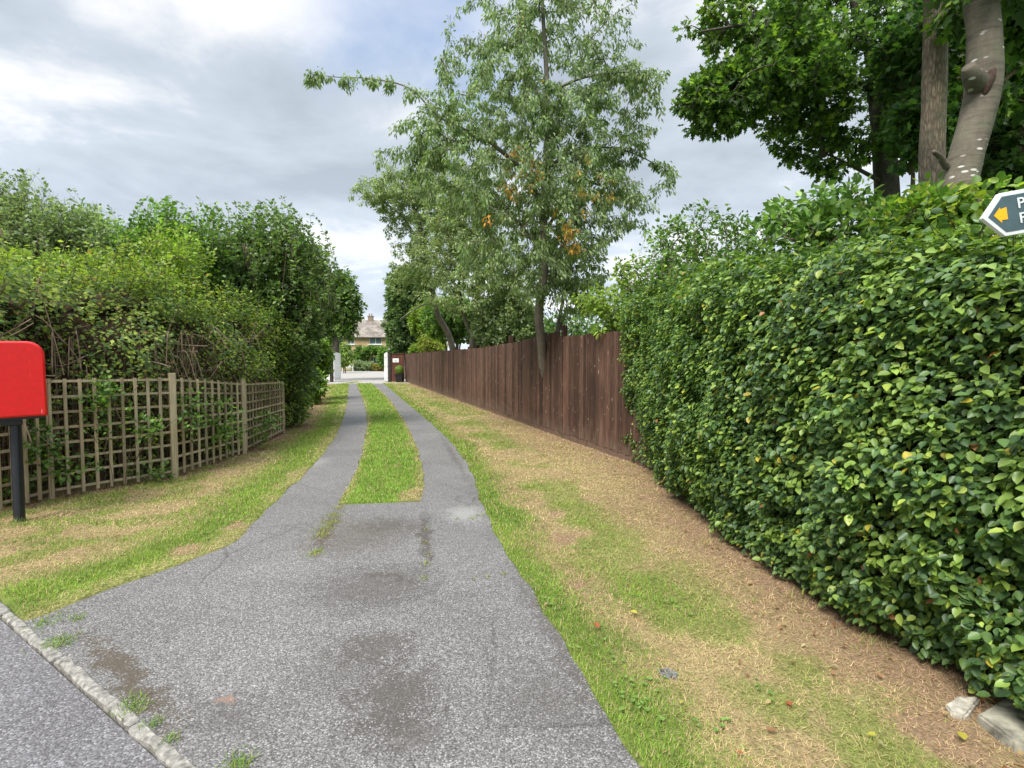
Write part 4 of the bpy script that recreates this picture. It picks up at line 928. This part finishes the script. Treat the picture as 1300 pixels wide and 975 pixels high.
tr_ = plant('hornbeam_tree', 'smooth pale trunk with white flecks and a torn branch scar, nearest the sign', 'tree', PALE,
      [bl(1310, 10, 5, 50, 45, .8), bl(1200, -130, 4.5, 120, 70, .8), bl(1300, -90, 4.4, 100, 70, .8), bl(1215, 20, 5.6, 40, 26, .25)], 170, 20, .13, MP, MW, 143, BARK_PALE, MAPLE, .85, .6, hang=.5, spread=.14, up=.1, sides=20, tw=.004)
# torn scar beside the stub
SCAR = bark_mat('scar_wood', (.035, .018, .012), (.13, .06, .04), False, 30, .9)
sc0 = [pt(1248, 126, 4.42), pt(1252, 112, 4.395), pt(1257, 98, 4.39), pt(1260, 90, 4.40), pt(1265, 80, 4.44)]
link('scar', tubes('scar', [smooth_line(np.array(sc0), np.array([.012, .030, .036, .026, .008]))], 10), SCAR, tr_)
bush('sycamore_tree', 'dark leafy tree filling the gaps right of the pale trunk', 1290, 150, 8.5, 90, 110, 650, 26, .13, DKG[:2] + [(.06, .12, .03)], 144, 'tree', 4, tmpl=MAPLE, blobs=[bl(1290, 170, 8.5, 80, 60, 1), bl(1230, 60, 8.8, 80, 90, 1), bl(1320, 40, 8.2, 80, 100, 1.2), bl(1260, 235, 8.4, 70, 25, .4)], clump=.4)
bush('holly_tree', 'dark foliage hanging between the rough trunk and the maple', 1165, 190, 7.4, 35, 60, 150, 22, .11, MID[:2] + [(.05, .11, .04)], 145, 'tree', 3, tmpl=MAPLE, blobs=[bl(1170, 165, 7.2, 34, 50, 1), bl(1160, 60, 7.6, 40, 60, 1)], clump=.35, hang=.5)

# ================================================================== LEFT HAND GROWTH
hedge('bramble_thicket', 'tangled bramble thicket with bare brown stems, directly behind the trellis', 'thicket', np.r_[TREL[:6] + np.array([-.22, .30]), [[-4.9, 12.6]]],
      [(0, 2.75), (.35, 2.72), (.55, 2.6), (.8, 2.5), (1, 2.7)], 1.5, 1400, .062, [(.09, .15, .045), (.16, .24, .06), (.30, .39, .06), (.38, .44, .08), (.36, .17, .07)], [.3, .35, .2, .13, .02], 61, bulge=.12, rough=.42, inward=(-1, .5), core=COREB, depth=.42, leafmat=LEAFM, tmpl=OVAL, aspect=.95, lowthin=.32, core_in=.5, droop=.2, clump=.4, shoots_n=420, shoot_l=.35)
def cane_lines(r):
    L = []; st = np.r_[0, np.cumsum(np.linalg.norm(np.diff(TREL, axis=0), axis=1))]
    for i in range(560):
        s = r.random() ** 1.2 * st[-1] * .82; p = np.array([np.interp(s, st, TREL[:, 0]), np.interp(s, st, TREL[:, 1])]) + np.array([-.2, .28]) * (1.1 + .9 * r.random())
        h = .8 + 1.1 * r.random(); a = r.random() * 6.28; w = .1 + .3 * r.random(); q = np.array([math.cos(a), math.sin(a)]) * w
        if r.random() < .55: P = [[*p, 0], [*(p + q * .3), h * .5], [*(p + q * .7), h], [*(p + q * 1.1), h * 1.05], [*(p + q * 1.5), h * .8]]
        else: z = .6 + r.random() * 1.6; q2 = np.array([math.cos(a), math.sin(a) * .5]) * .6; P = [[*p, z], [*(p + q2 * .5), z + r.normal(0, .15)], [*(p + q2), z + r.normal(0, .25)]]
        P = np.array(P); P[:, 1] = P[:, 1]; rr = (.0025 + .0045 * r.random() ** 2) * (1.25 if s < 3.6 else .8); L.append(smooth_line(P, np.full(len(P), rr), 4))
    return L
r_ = np.random.default_rng(62); CANE = flat('dry_cane', (.22, .155, .115), .9, .15, var=.4, scale=9)
th = [o for o in S.objects if o.name.startswith('bramble_thicket')][0]
link('bare_stems', tubes('bare_stems', cane_lines(r_), 4), CANE, th)

bush('willow_shrub', 'grey-green feathery shrub rising highest at the far left', 50, 290, 9.5, 75, 60, 330, 30, .075, GRY, 151, 'shrub', 9, blobs=[bl(10, 308, 9.5, 60, 52, 1), bl(70, 318, 9.6, 45, 40, .8), bl(-80, 270, 9.5, 70, 80, 1), bl(110, 300, 9.6, 25, 35, .3)], up=.4, tw=.004, sprays=lambda r: shoots([5, 15, 38, 60, 75, 95, 112, 60, -20, -60], 9.5, [232, 222, 212, 240, 236, 250, 262, 262, 200, 190], r, 230), sprn=36, sprl=1.0)
bush('buddleia_shrub', 'yellow-green leafy shrub spreading above the thicket behind the post box', 90, 350, 8.6, 120, 38, 480, 28, .065, YEL[:1] + LIT[1:], 152, 'shrub', 9, blobs=[bl(20, 345, 8.4, 80, 26, 1), bl(120, 350, 8.6, 80, 26, 1), bl(-70, 345, 8.3, 70, 35, .8), bl(190, 365, 9, 55, 26, .6), bl(225, 335, 9.4, 40, 45, .7)], up=.25, tw=.004)
bush('hazel_bush', 'dark green hazel bush with arching shoots, between the grey-green shrub and the larger hazel', 170, 320, 11, 70, 60, 420, 28, .10, MID, 153, 'bush', 8, wood_scale=.4, blobs=[bl(150, 330, 11, 40, 36, .7), bl(200, 328, 11, 50, 42, 1), bl(240, 335, 11, 45, 48, 1)], up=.3, tmpl=OVAL, sprays=lambda r: shoots([105, 120, 140, 190, 205, 220, 235, 258], 11, [248, 256, 268, 250, 246, 248, 246, 252], r, 170), tw=.005, sprn=24, sprl=1.0)
bush('hazel_bush', 'dark green hazel bush with upright shoots, tallest of the left bushes and nearest the drive', 345, 350, 12, 70, 90, 900, 30, .10, [(.085, .15, .05), (.135, .23, .07), (.24, .33, .10)], 154, 'bush', 10, wood_scale=.4, blobs=[bl(300, 362, 12, 52, 60, 1), bl(345, 360, 12.2, 46, 62, 1.2), bl(345, 420, 12, 60, 60, 1.2), bl(290, 400, 11.5, 50, 50, .7), bl(378, 430, 12.5, 30, 80, .8), bl(360, 510, 12.8, 30, 35, .6), bl(385, 340, 12.6, 28, 40, .4)], up=.3,
     sprays=lambda r: shoots([275, 295, 315, 330, 350, 365, 380, 392, 405, 412], 12, [262, 268, 255, 250, 244, 252, 270, 290, 300, 330], r, 260), sprn=24, sprl=1.0, tw=.005, leafmat=LEAF)
bush('holly_bush', 'mid green bush behind the two hazels closing the gap', 250, 395, 13.5, 90, 55, 520, 28, .12, DKG, 155, 'bush', 7, wood_scale=.5)
bush('holly_bush', 'shadowy green bush at far left behind the thicket', 30, 390, 11.5, 110, 60, 420, 28, .12, DKG, 156, 'bush', 7, wood_scale=.5)
bush('laurel_hedge', 'bright green leafy laurel clump at the left verge near the gate', 400, 460, 21, 22, 36, 420, 30, .14, LIT[:2] + MID[2:], 157, 'bush', 6, blobs=[bl(402, 455, 21, 18, 30, 1), bl(390, 490, 18.5, 22, 22, .8), bl(385, 440, 20, 20, 30, .6)], leafmat=LEAF)
plant('cedar_tree', 'conifer with a bare dark trunk standing by the white gate, left of the drive', 'tree',
      [limb([(424, 487, 40), (425, 455, 40), (427, 430, 40), (425, 390, 40), (424, 345, 40)], [.30, .27, .24, .18, .06]), limb([(427, 425, 40), (440, 418, 39.5), (448, 425, 39)], [.1, .07, .03])],
      [bl(425, 375, 40, 30, 36, 1.5), bl(440, 392, 39.5, 19, 28, .7), bl(410, 400, 40, 22, 35, .8), bl(438, 420, 39, 14, 10, .12)], 600, 28, .24, [(.05, .10, .025), (.09, .165, .035), (.17, .26, .05)], [.3, .4, .3], 158, BARK_DARK, OVAL, 1, .6, hang=.5, spread=.3, up=.05, clump=.35)
# climbing shoots through the trellis
bush('ivy', 'green leafy shoots pushing through the trellis panels', 150, 560, 6.6, 130, 50, 110, 12, .06, MID, 159, 'climber', 6, frac=.8, blobs=[bl(50, 560, 5.95, 28, 40, 1), bl(85, 590, 6.05, 22, 30, .6), bl(130, 500, 6.4, 18, 22, .5), bl(160, 540, 6.6, 40, 30, .8), bl(205, 600, 6.85, 14, 16, .3), bl(245, 530, 7.3, 18, 45, .8), bl(285, 540, 8.0, 22, 40, .8), bl(335, 540, 9.3, 18, 25, .5), bl(15, 625, 5.8, 22, 16, .5)], tw=.0012, up=.1, tmpl=BEECH, wood_scale=.12)

# a far row of trees closing the view behind everything
def backdrop():
    r = np.random.default_rng(77); n = 0
    for (x, y, h, w) in ((-30, 46, 7, 5), (-38, 60, 9, 7), (-26, 34, 5.5, 4), (-17, 27, 4.6, 3.2), (-13.5, 22, 4.2, 3), (-11.5, 18, 3.8, 2.6), (-10.5, 14.5, 3.6, 2.4), (-14, 13, 3.8, 3), (-46, 90, 9, 9), (6, 26, 3.4, 2.6), (3, 33, 4, 3.2), (9, 20, 3.0, 2.6), (12, 34, 4, 5), (22, 44, 4.5, 8), (13, 14, 3.4, 3.5), (8.5, 11.5, 3.0, 2.2)):
        Lm = [(np.array([[x, y, -.05], [x + .1, y, h * .4], [x, y + .1, h * .8]]), np.array([.04, .03, .015]) * h)]
        far = math.hypot(x, y); ll = .008 * far + .05
        desc = {(-30, 46): 'far tree left of the gate beyond the laurel', (-38, 60): 'distant tall tree beyond the left growth'}.get((x, y), ('green background tree %s, standing %s' % ('with a low crown' if h < 4.3 else 'with a tall crown', 'beyond the fence' if x > 0 else 'behind the left hand bushes')))
        plant('background_tree', desc, 'tree', Lm, [(np.array([x, y, h * .52]), np.array([w, w, h * .5]), 1)], int(240), 22, ll, MID if n % 2 else DKG, [.3, .4, .3], 300 + n, BARK_DARK, spread=.3 + .01 * far, group='trees far behind the hedges', shell=.33); n += 1
backdrop()

# ================================================================== GATE, WING AND HOUSE
GD = float(at(500, 485)[1])
WHITE = flat('white_paint', (.78, .78, .76), .5, .4, var=.04); DARKP = flat('dark_post', (.035, .028, .025), .7, .3); BROWN = wood_mat('wing_wood', (.06, .022, .016), (.12, .045, .03), (.16, .07, .05), False)
def gate_leaf(label, hx, dx, dy, L=1.75, H=1.95):
    x, y = hx, GD; root = empty('gate', (x, y, 0)); tag(root, label, 'gate', None); ang = math.atan2(dy, dx); u = np.array([dx, dy]) / math.hypot(dx, dy)
    m = MB(); n = 12
    for k in range(n):
        t = (k + .5) / n * L; h = H + .10 * math.sin(math.pi * (1 - t / L) * .5); m.box((x + u[0] * t, y + u[1] * t, h / 2 + .05), (L / n - .008, .02, h - .05), rz=ang)
    m.build('board_panel', WHITE, root)
    m = MB()
    for z in (.3, 1.1, 1.75): m.box((x + u[0] * L / 2, y + u[1] * L / 2, z), (L, .06, .1), rz=ang)
    for t in (.05, L - .05): m.box((x + u[0] * t, y + u[1] * t, H / 2 + .05), (.1, .064, H - .04), rz=ang)
    m.build('frame', WHITE, root)
g0 = pt(424, 484, GD); g1 = pt(493, 484, GD)
gate_leaf('open white boarded gate on the left side of the drive entrance', g0[0], -.06, 1)
gate_leaf('open white boarded gate hinged beside the brown wing with the plaque', g1[0] - .04, -.36, 1)
def gate_post(label, x, fin):
    root = empty('gate_post', (x, GD, 0)); tag(root, label, 'post'); m = MB(); m.box((x, GD, 1.0), (.2, .2, 2.06), bev=.01); m.box((x, GD, 2.04), (.26, .26, .05), bev=.01); m.build('shaft', DARKP, root)
    if fin:
        lm = empty('post_lantern', (x, GD, 2.07)); tag(lm, 'small black lantern standing on the right gate post', 'lantern')
        m = MB(); m.lathe((x, GD, 2.07), [(.05, 0), (.03, .03), (.03, .1), (.075, .13), (.075, .14)], 10); m.build('stand', DARKP, lm)
        m = MB(); m.lathe((x, GD, 2.21), [(.07, 0), (.085, .16)], 6); m.build('glass', flat('lantern_glass', (.35, .33, .28), .2, .5), lm)
        m = MB(); m.lathe((x, GD, 2.37), [(.11, 0), (.05, .08), (.012, .11), (.012, .16)], 6); m.build('cap', DARKP, lm)
gate_post('dark square gate post at the left, between the white panel and gate', g0[0] - .16, False)
gate_post('dark square gate post under the black lantern', g1[0] + .10, True)
# low white panel left of the gate
w0, w1 = pt(402, 484, GD), pt(419, 484, GD); root = empty('white_fence', (w0[0], GD, 0)); tag(root, 'low white boarded fence panel left of the gate', 'fence')
m = MB(); nn_ = 9
for k in range(nn_): m.box((w0[0] - 1 + (w1[0] + 1 - w0[0]) * (k + .5) / nn_, GD, .52), ((w1[0] + 1 - w0[0]) / nn_ - .01, .025, .95))
m.build('board_panel', WHITE, root); m = MB(); m.box(((w0[0] - 1 + w1[0]) / 2, GD, 1.02), (w1[0] + 1 - w0[0], .06, .05)); m.build('top_rail', WHITE, root)
# brown wing with a plaque
b0, b1 = g1[0] + .21, FEN_A[0] + .02; root = empty('gate_wing', (b0, GD, 0)); tag(root, 'brown boarded wing wall beside the gate carrying a small white plaque', 'wall'); m = MB(); nb_ = 8; H = 1.93
for k in range(nb_): m.box((b0 + (b1 - b0) * (k + .5) / nb_, GD + .003 * (k % 2), H / 2), ((b1 - b0) / nb_, .03, H))
o = m.build('board_panel', BROWN, root); colorize(o, np.random.default_rng(4), .8, 1.2)
m = MB(); m.box(((b0 + b1) / 2, GD, H + .02), (b1 - b0 + .04, .09, .045)); o = m.build('capping', BROWN, root); colorize(o, np.random.default_rng(4), .8, .9)
c = pt(502.5, 457.5, GD); m = MB(); m.box((c[0], GD - .024, c[2]), (.42, .012, .27), bev=.003); pl = m.build('plaque', WHITE, None); pl.name = 'name_plaque'
tag(pl, 'small white name plaque on the brown wing wall', 'plaque')
gm = MB(); gm.box((c[0] + .02, GD - .033, c[2] + .01), (.06, .004, .08)); gm.box((c[0], GD - .033, c[2] - .06), (.2, .004, .018)); q_ = gm.build('emblem', flat('emblem_grey', (.25, .25, .26)), pl, loc=(0, 0, 0))
# potted topiary ball
tp = at(504, 486); tx, ty = tp[0], GD - .45; POT = flat('pot_black', (.012, .012, .014), .35, .5)
pr = empty('plant_pot', (tx, ty, 0)); tag(pr, 'square tapering black planter at the foot of the brown wing', 'planter')
m = MB(); rg_ = [[m.bm.verts.new((tx + sx * w, ty + sy * w, z)) for sx, sy in ((-1, -1), (1, -1), (1, 1), (-1, 1))] for w, z in ((.19, 0), (.25, .5), (.27, .5), (.27, .56), (.22, .56), (.22, .50))]
for A_, B_ in zip(rg_, rg_[1:]):
    for k in range(4): m.bm.faces.new((A_[k], A_[(k + 1) % 4], B_[(k + 1) % 4], B_[k]))
m.bm.faces.new(rg_[0][::-1]); m.build('pot', POT, pr)
m = MB(); m.box((tx, ty, .49), (.43, .43, .05)); m.build('soil', SOIL, pr)
tbz = .86; r = np.random.default_rng(9); d_ = unit(r.normal(0, 1, (2600, 3))); Pb = np.array([tx, ty, tbz]) + d_ * .29 * (.86 + .14 * r.random((2600, 1)))
tb = empty('topiary_ball', (tx, ty, .5)); tag(tb, 'clipped round box ball growing in the black planter', 'topiary')
link('foliage', leaf_mesh('foliage', Pb, unit(np.cross(d_, r.normal(0, 1, (2600, 3)))) + d_ * .4, d_, .035 + .02 * r.random(2600), pick(LIT, [.4, .4, .2], 2600, r) * (.7 + .6 * r.random((2600, 1))), OVAL), LEAFM, tb)
link('stem', tubes('stem', [(np.array([[tx, ty, .5], [tx, ty, .85]]), np.array([.02, .015]))], 6), TWIG, tb)

def stone_wall_mat():
    m, nt, b = mat('house_stone'); v = objco(nt, (1, 1, 1), (math.radians(90), 0, 0))
    br = nd(nt, 'ShaderNodeTexBrick', {'Vector': v, 'Color1': (.42, .29, .13, 1), 'Color2': (.55, .42, .23, 1), 'Mortar': (.5, .42, .30, 1), 'Scale': 1.0, 'Mortar Size': .02, 'Brick Width': .55, 'Row Height': .22, 'Bias': -.1})
    c = mixc(nt, ramp(nt, noise(nt, .8, 4, .6, objco(nt)), [(.35, (0, 0, 0)), (.7, (.6, .6, .6))]), br.outputs[0], (.34, .24, .13))
    nt.links.new(c, b.inputs['Base Color']); b.inputs['Roughness'].default_value = .9; bump(nt, b, br.outputs[1], .3, .02); return m
def slate_mat():
    m, nt, b = mat('roof_slate'); v = objco(nt)
    br = nd(nt, 'ShaderNodeTexBrick', {'Vector': v, 'Color1': (.13, .11, .095, 1), 'Color2': (.23, .20, .17, 1), 'Mortar': (.08, .07, .06, 1), 'Scale': 1.0, 'Mortar Size': .02, 'Brick Width': .5, 'Row Height': .3})
    c = mixc(nt, ramp(nt, noise(nt, .9, 4, .7, v), [(.45, (0, 0, 0)), (.6, (.75, .75, .75))]), br.outputs[0], (.32, .28, .23))
    nt.links.new(c, b.inputs['Base Color']); b.inputs['Roughness'].default_value = .9; return m
def house():
    D = 80.0; x0, x1 = pt(408, 430, D)[0], pt(516, 430, D)[0]; ez = pt(470, 427, D)[2]; rz_ = pt(470, 407.5, D + 3.4)[2]; dep = 6.8; ST_ = stone_wall_mat(); SL_ = slate_mat()
    GLS = flat('window_glass', (.16, .24, .27), .08, .6, var=.3, scale=1.5)
    root = empty('stone_house', ((x0 + x1) / 2, D, 0)); tag(root, 'yellow stone house with grey slate roof seen beyond the gate', 'house')
    wins = [(468.5, 427.8, 484.5, 437, 2), (440, 428, 450, 437, 2), (470, 452.5, 481, 464, 3), (500, 428, 510, 437, 2)]
    R = []
    for a, b_, c_, d_, n in wins: p, q = pt(a, b_, D), pt(c_, d_, D); R.append((p[0], q[0], max(q[2], .9 if d_ < 460 else .35), p[2] - .05, n))
    xs = sorted({x0, x1, *[v for w in R for v in w[:2]]}); zs = sorted({-.1, ez, *[v for w in R for v in w[2:4]]}); m = MB()
    for xa, xb in zip(xs, xs[1:]):
        for za, zb in zip(zs, zs[1:]):
            if any(w[0] <= (xa + xb) / 2 <= w[1] and w[2] <= (za + zb) / 2 <= w[3] for w in R): continue
            m.bm.faces.new([m.bm.verts.new(v) for v in ((xa, D, za), (xb, D, za), (xb, D, zb), (xa, D, zb))])
    for w in R:   # reveals
        for q in (((w[0], w[2]), (w[1], w[2])), ((w[1], w[2]), (w[1], w[3])), ((w[1], w[3]), (w[0], w[3])), ((w[0], w[3]), (w[0], w[2]))):
            (a, z1), (b_, z2) = q; m.bm.faces.new([m.bm.verts.new(v) for v in ((a, D, z1), (b_, D, z2), (b_, D + .3, z2), (a, D + .3, z1))])
    for xx in (x0, x1): m.bm.faces.new([m.bm.verts.new(v) for v in ((xx, D, -.1), (xx, D + dep, -.1), (xx, D + dep, ez), (xx, D + dep / 2, rz_), (xx, D, ez))])
    m.bm.faces.new([m.bm.verts.new(v) for v in ((x0, D + dep, -.1), (x1, D + dep, -.1), (x1, D + dep, ez), (x0, D + dep, ez))]); m.build('wall', ST_, root)
    m = MB(); th_ = .14; e = .35
    for sg in (-1, 1):
        yc = D + dep / 2; ye = yc + sg * (dep / 2 + e); ze = ez - (rz_ - ez) * e / (dep / 2)
        pts_ = [(x0 - .25, ye, ze + .02), (x0 - .25, yc, rz_ + .02), (x0 - .25, yc, rz_ + th_), (x0 - .25, ye, ze + th_)]; m.prism(pts_, (x1 - x0 + .5, 0, 0))
    rf = m.build('roof', SL_, root); m = MB(); m.box(((x0 + x1) / 2, D - .38, ez - .16), (x1 - x0 + .4, .12, .12)); m.build('gutter', flat('gutter_dark', (.12, .10, .085)), root)
    m = MB(); m.box(((x0 + x1) / 2, D - .02, ez - .12), (x1 - x0, .05, .28)); m.build('eaves_board', flat('eaves_cream', (.42, .36, .27)), root)
    cc = pt(470.5, 402, D + 3.4); m = MB(); m.box((cc[0], D + 3.4, rz_ + .2), (.75, .6, 1.0)); m.box((cc[0], D + 3.4, rz_ + .72), (.88, .72, .12)); ch = m.build('chimney', flat('chimney_stone', (.26, .21, .16), .9, .2, var=.3), root)
    m = MB()
    for dx in (-.18, .18): m.lathe((cc[0] + dx, D + 3.4, rz_ + .78), [(.11, 0), (.09, .3), (.12, .34)], 8)
    m.build('chimney_pot', flat('pot_clay', (.33, .2, .13)), ch, loc=(0, 0, 0))
    for (a, b_, za, zb, n) in R:
        m = MB(); t = .09
        m.box((a + t / 2, D + .2, (za + zb) / 2), (t, .1, zb - za)); m.box((b_ - t / 2, D + .2, (za + zb) / 2), (t, .1, zb - za)); m.box(((a + b_) / 2, D + .2, zb - t / 2), (b_ - a - 2 * t, .098, t)); m.box(((a + b_) / 2, D + .2, za + t / 2), (b_ - a - 2 * t, .098, t))
        for k in range(1, n): m.box((a + (b_ - a) * k / n, D + .2, (za + zb) / 2), (t, .096, zb - za - 2 * t))
        w = m.build('window', WHITE, root); m = MB(); m.box(((a + b_) / 2, D + .22, (za + zb) / 2), (b_ - a - .02, .01, zb - za - .02)); g = m.build('pane', GLS, w, loc=(0, 0, 0))
        m = MB(); m.box(((a + b_) / 2, D - .04, za - .06), (b_ - a + .3, .2, .11)); m.build('sill', WHITE, w, loc=(0, 0, 0))
house()
def far_bush(name, label, cx, cy, d, rx, ry, pal, seed, n=260, ll=.3, cat='bush', **k):
    return bush(name, label, cx, cy, d, rx, ry, n, 20, ll, pal, seed, cat, 4, spread=.3, **k)
far_bush('climbing_shrub', 'dark green climber along the front of the stone house', 463, 449, 78.5, 16, 7, MID, 201, blobs=[bl(460, 448, 78.5, 10, 8, 1, 1.0), bl(474, 445, 78.5, 9, 4.5, .7, 1.0), bl(455, 455, 78.2, 6, 6, .4, 1.0), bl(484, 450, 78, 5, 9, .6, 1)])
far_bush('weeping_tree', 'pale green weeping tree inside the gate at the left', 437, 450, 60, 9, 14, GRY[:1] + LIT[1:], 202, cat='tree', hang=1, tmpl=LANCE, aspect=1.3)
far_bush('garden_bush', 'rounded green bush inside the right gate near the house window', 487, 455, 68, 5, 11, MID, 203, n=120)
far_bush('border_plants', 'low mixed green planting in the border before the house', 462, 465, 70, 22, 4, GRY, 204, n=260, blobs=[bl(455, 464, 70, 10, 4.5, 1), bl(468, 465, 70, 9, 3.5, 1)], ll=.22, cat='plants')
far_bush('border_plants', 'yellow and rust coloured low planting before the lower house window', 478, 467, 70, 9, 3, [(.3, .3, .08), (.35, .2, .07), (.2, .25, .06)], 205, n=160, ll=.22, cat='plants')
far_bush('garden_tree', 'dark green tree in the garden right of the stone house', 506, 440, 74, 14, 26, MID, 206, n=420, ll=.4, cat='tree')
far_bush('garden_tree', 'dark green tree in the garden left of the stone house', 418, 440, 70, 16, 28, DKG, 207, n=420, ll=.4, cat='tree')
def bench():
    x, y = pt(442, 466, 69)[0], 69.0; root = empty('garden_bench', (x, y, 0)); tag(root, 'white slatted garden bench in front of the house', 'bench'); m = MB(); m.box((x, y, .44), (1.4, .45, .05)); m.build('seat', WHITE, root)
    m = MB(); [m.box((x, y + .2, .58 + .11 * k), (1.4, .03, .07)) for k in range(4)]; m.build('backrest', WHITE, root)
    for sx in (-.66, .66):
        m = MB(); m.box((x + sx, y + .2, .47), (.06, .06, .94)); m.box((x + sx, y - .2, .32), (.06, .06, .64)); m.box((x + sx, y, .65), (.06, .46, .05)); m.build('leg', WHITE, root)
bench()

# ================================================================== SMALL THINGS ON THE VERGE
STONE = flat('slab_stone', (.25, .235, .185), .9, .2, var=.6, scale=11, bs=.9)
def rock(name, label, pts_, z, t, m_, seed, cat='stone', tilt=0):
    r = np.random.default_rng(seed); g = [at(x, y, z)[:2] for x, y in pts_]; bm = bmesh.new(); c = np.mean(g, axis=0)
    vs = [bm.verts.new((p[0], p[1], z - t + tilt * (p[0] - c[0]))) for p in g]; f = bm.faces.new(vs); ex = bmesh.ops.extrude_face_region(bm, geom=[f]); up = [v for v in ex['geom'] if isinstance(v, bmesh.types.BMVert)]
    for v in up: v.co.z += t; v.co.x += (c[0] - v.co.x) * .06; v.co.y += (c[1] - v.co.y) * .06
    bmesh.ops.recalc_face_normals(bm, faces=bm.faces); bmesh.ops.bevel(bm, geom=bm.edges[:], offset=t * .15, segments=2, affect='EDGES')
    bmesh.ops.triangulate(bm, faces=bm.faces); bmesh.ops.subdivide_edges(bm, edges=[e for e in bm.edges if e.calc_length() > .05], cuts=4, use_grid_fill=True)
    P = np.array([v.co[:] for v in bm.verts]); n = (fbm(P, 14, seed) - .5) * .03 * min(1, t / .04); n2 = (fbm(P, 10, seed + 4) - .5) * .04
    for v, a, b_ in zip(bm.verts, n, n2): v.co.z += a; v.co.x += b_
    me = bpy.data.meshes.new(name); bm.to_mesh(me); bm.free(); o = link(name, me, m_); tag(o, label, cat)
rock('stone_slab', 'flat grey mossy stone slab at the foot of the hedge, in the corner', [(1236, 905), (1284, 874), (1345, 900), (1400, 960), (1330, 958), (1285, 938)], .05, .07, STONE, 3)
rock('pale_stone', 'small broken whitish stone beside the grey slab', [(1198, 892), (1222, 882), (1246, 884), (1238, 899), (1222, 908), (1205, 903)], .035, .05, flat('pale_stone', (.38, .35, .29), .9, .2, var=.5, scale=25, bs=.8), 4)
rock('grey_stone', 'small grey chipped stone sunk in the dry grass', [(832, 848), (846, 845), (862, 853), (860, 862), (845, 859)], .02, .03, flat('grey_stone', (.13, .13, .13), .9, .2, var=.8, scale=45, bs=.8), 6)
def litter(name, label, n, region, pal, ln, seed, pts_=None):
    r = np.random.default_rng(seed); P = np.c_[-6 + 9 * r.random(n * 6), 1.0 + 15 * r.random(n * 6) ** 1.6]; P = P[region(P)][:n]
    if pts_ is not None: P = np.r_[P, np.array([at(*q)[:2] for q in pts_])]
    k = len(P); th = r.random(k) * 6.28; ax = np.c_[np.cos(th), np.sin(th), r.normal(0, .25, k)]; nr = np.array([0, 0, 1.]) + r.normal(0, .35, (k, 3))
    me = leaf_mesh(name, np.c_[P, .03 + .012 * r.random(k)], ax, nr, ln * (.5 + .8 * r.random(k)), pick(pal, np.ones(len(pal)), k, r) * (.7 + .5 * r.random((k, 1))), BEECH, .9)
    tag(link(name, me, LEAFM), label, 'leaves', kind='stuff')
wrr = lambda P: right_reg(P) & ~inside(P, drive_poly) & (np.random.default_rng(1).random(len(P)) < np.clip(.95 - .9 * np.minimum(dist(P, np.array([FEN_A, FEN_B])), dist(P, HEDGE_FACE)), .12, 1))
LP = [(.34, .19, .10), (.42, .30, .14), (.26, .12, .06), (.45, .36, .22)]
litter('fallen_leaves', 'dry brown fallen leaves lying along the fence and hedge foot', 520, wrr, LP, .035, 41)
litter('fallen_leaves', 'dry pale fallen leaves under the trellis', 260, lambda P: left_reg(P) & (dist(P, LEFT_EDGE) < .5), LP, .035, 42)
litter('fallen_leaves', 'few fresh yellow and pale green leaves on the right verge', 22, lambda P: right_reg(P) & ~inside(P, drive_poly), [(.5, .45, .08), (.5, .5, .25), (.3, .4, .08)], .045, 43, [(1112, 945), (1120, 955), (925, 782), (800, 783), (1224, 950)])
litter('fallen_leaves', 'orange curled leaves scattered on the straw coloured grass', 2, lambda P: right_reg(P) & (P[:, 1] < 5), [(.6, .22, .05), (.45, .13, .06)], .04, 44, [(1003, 904), (760, 806), (935, 965)])
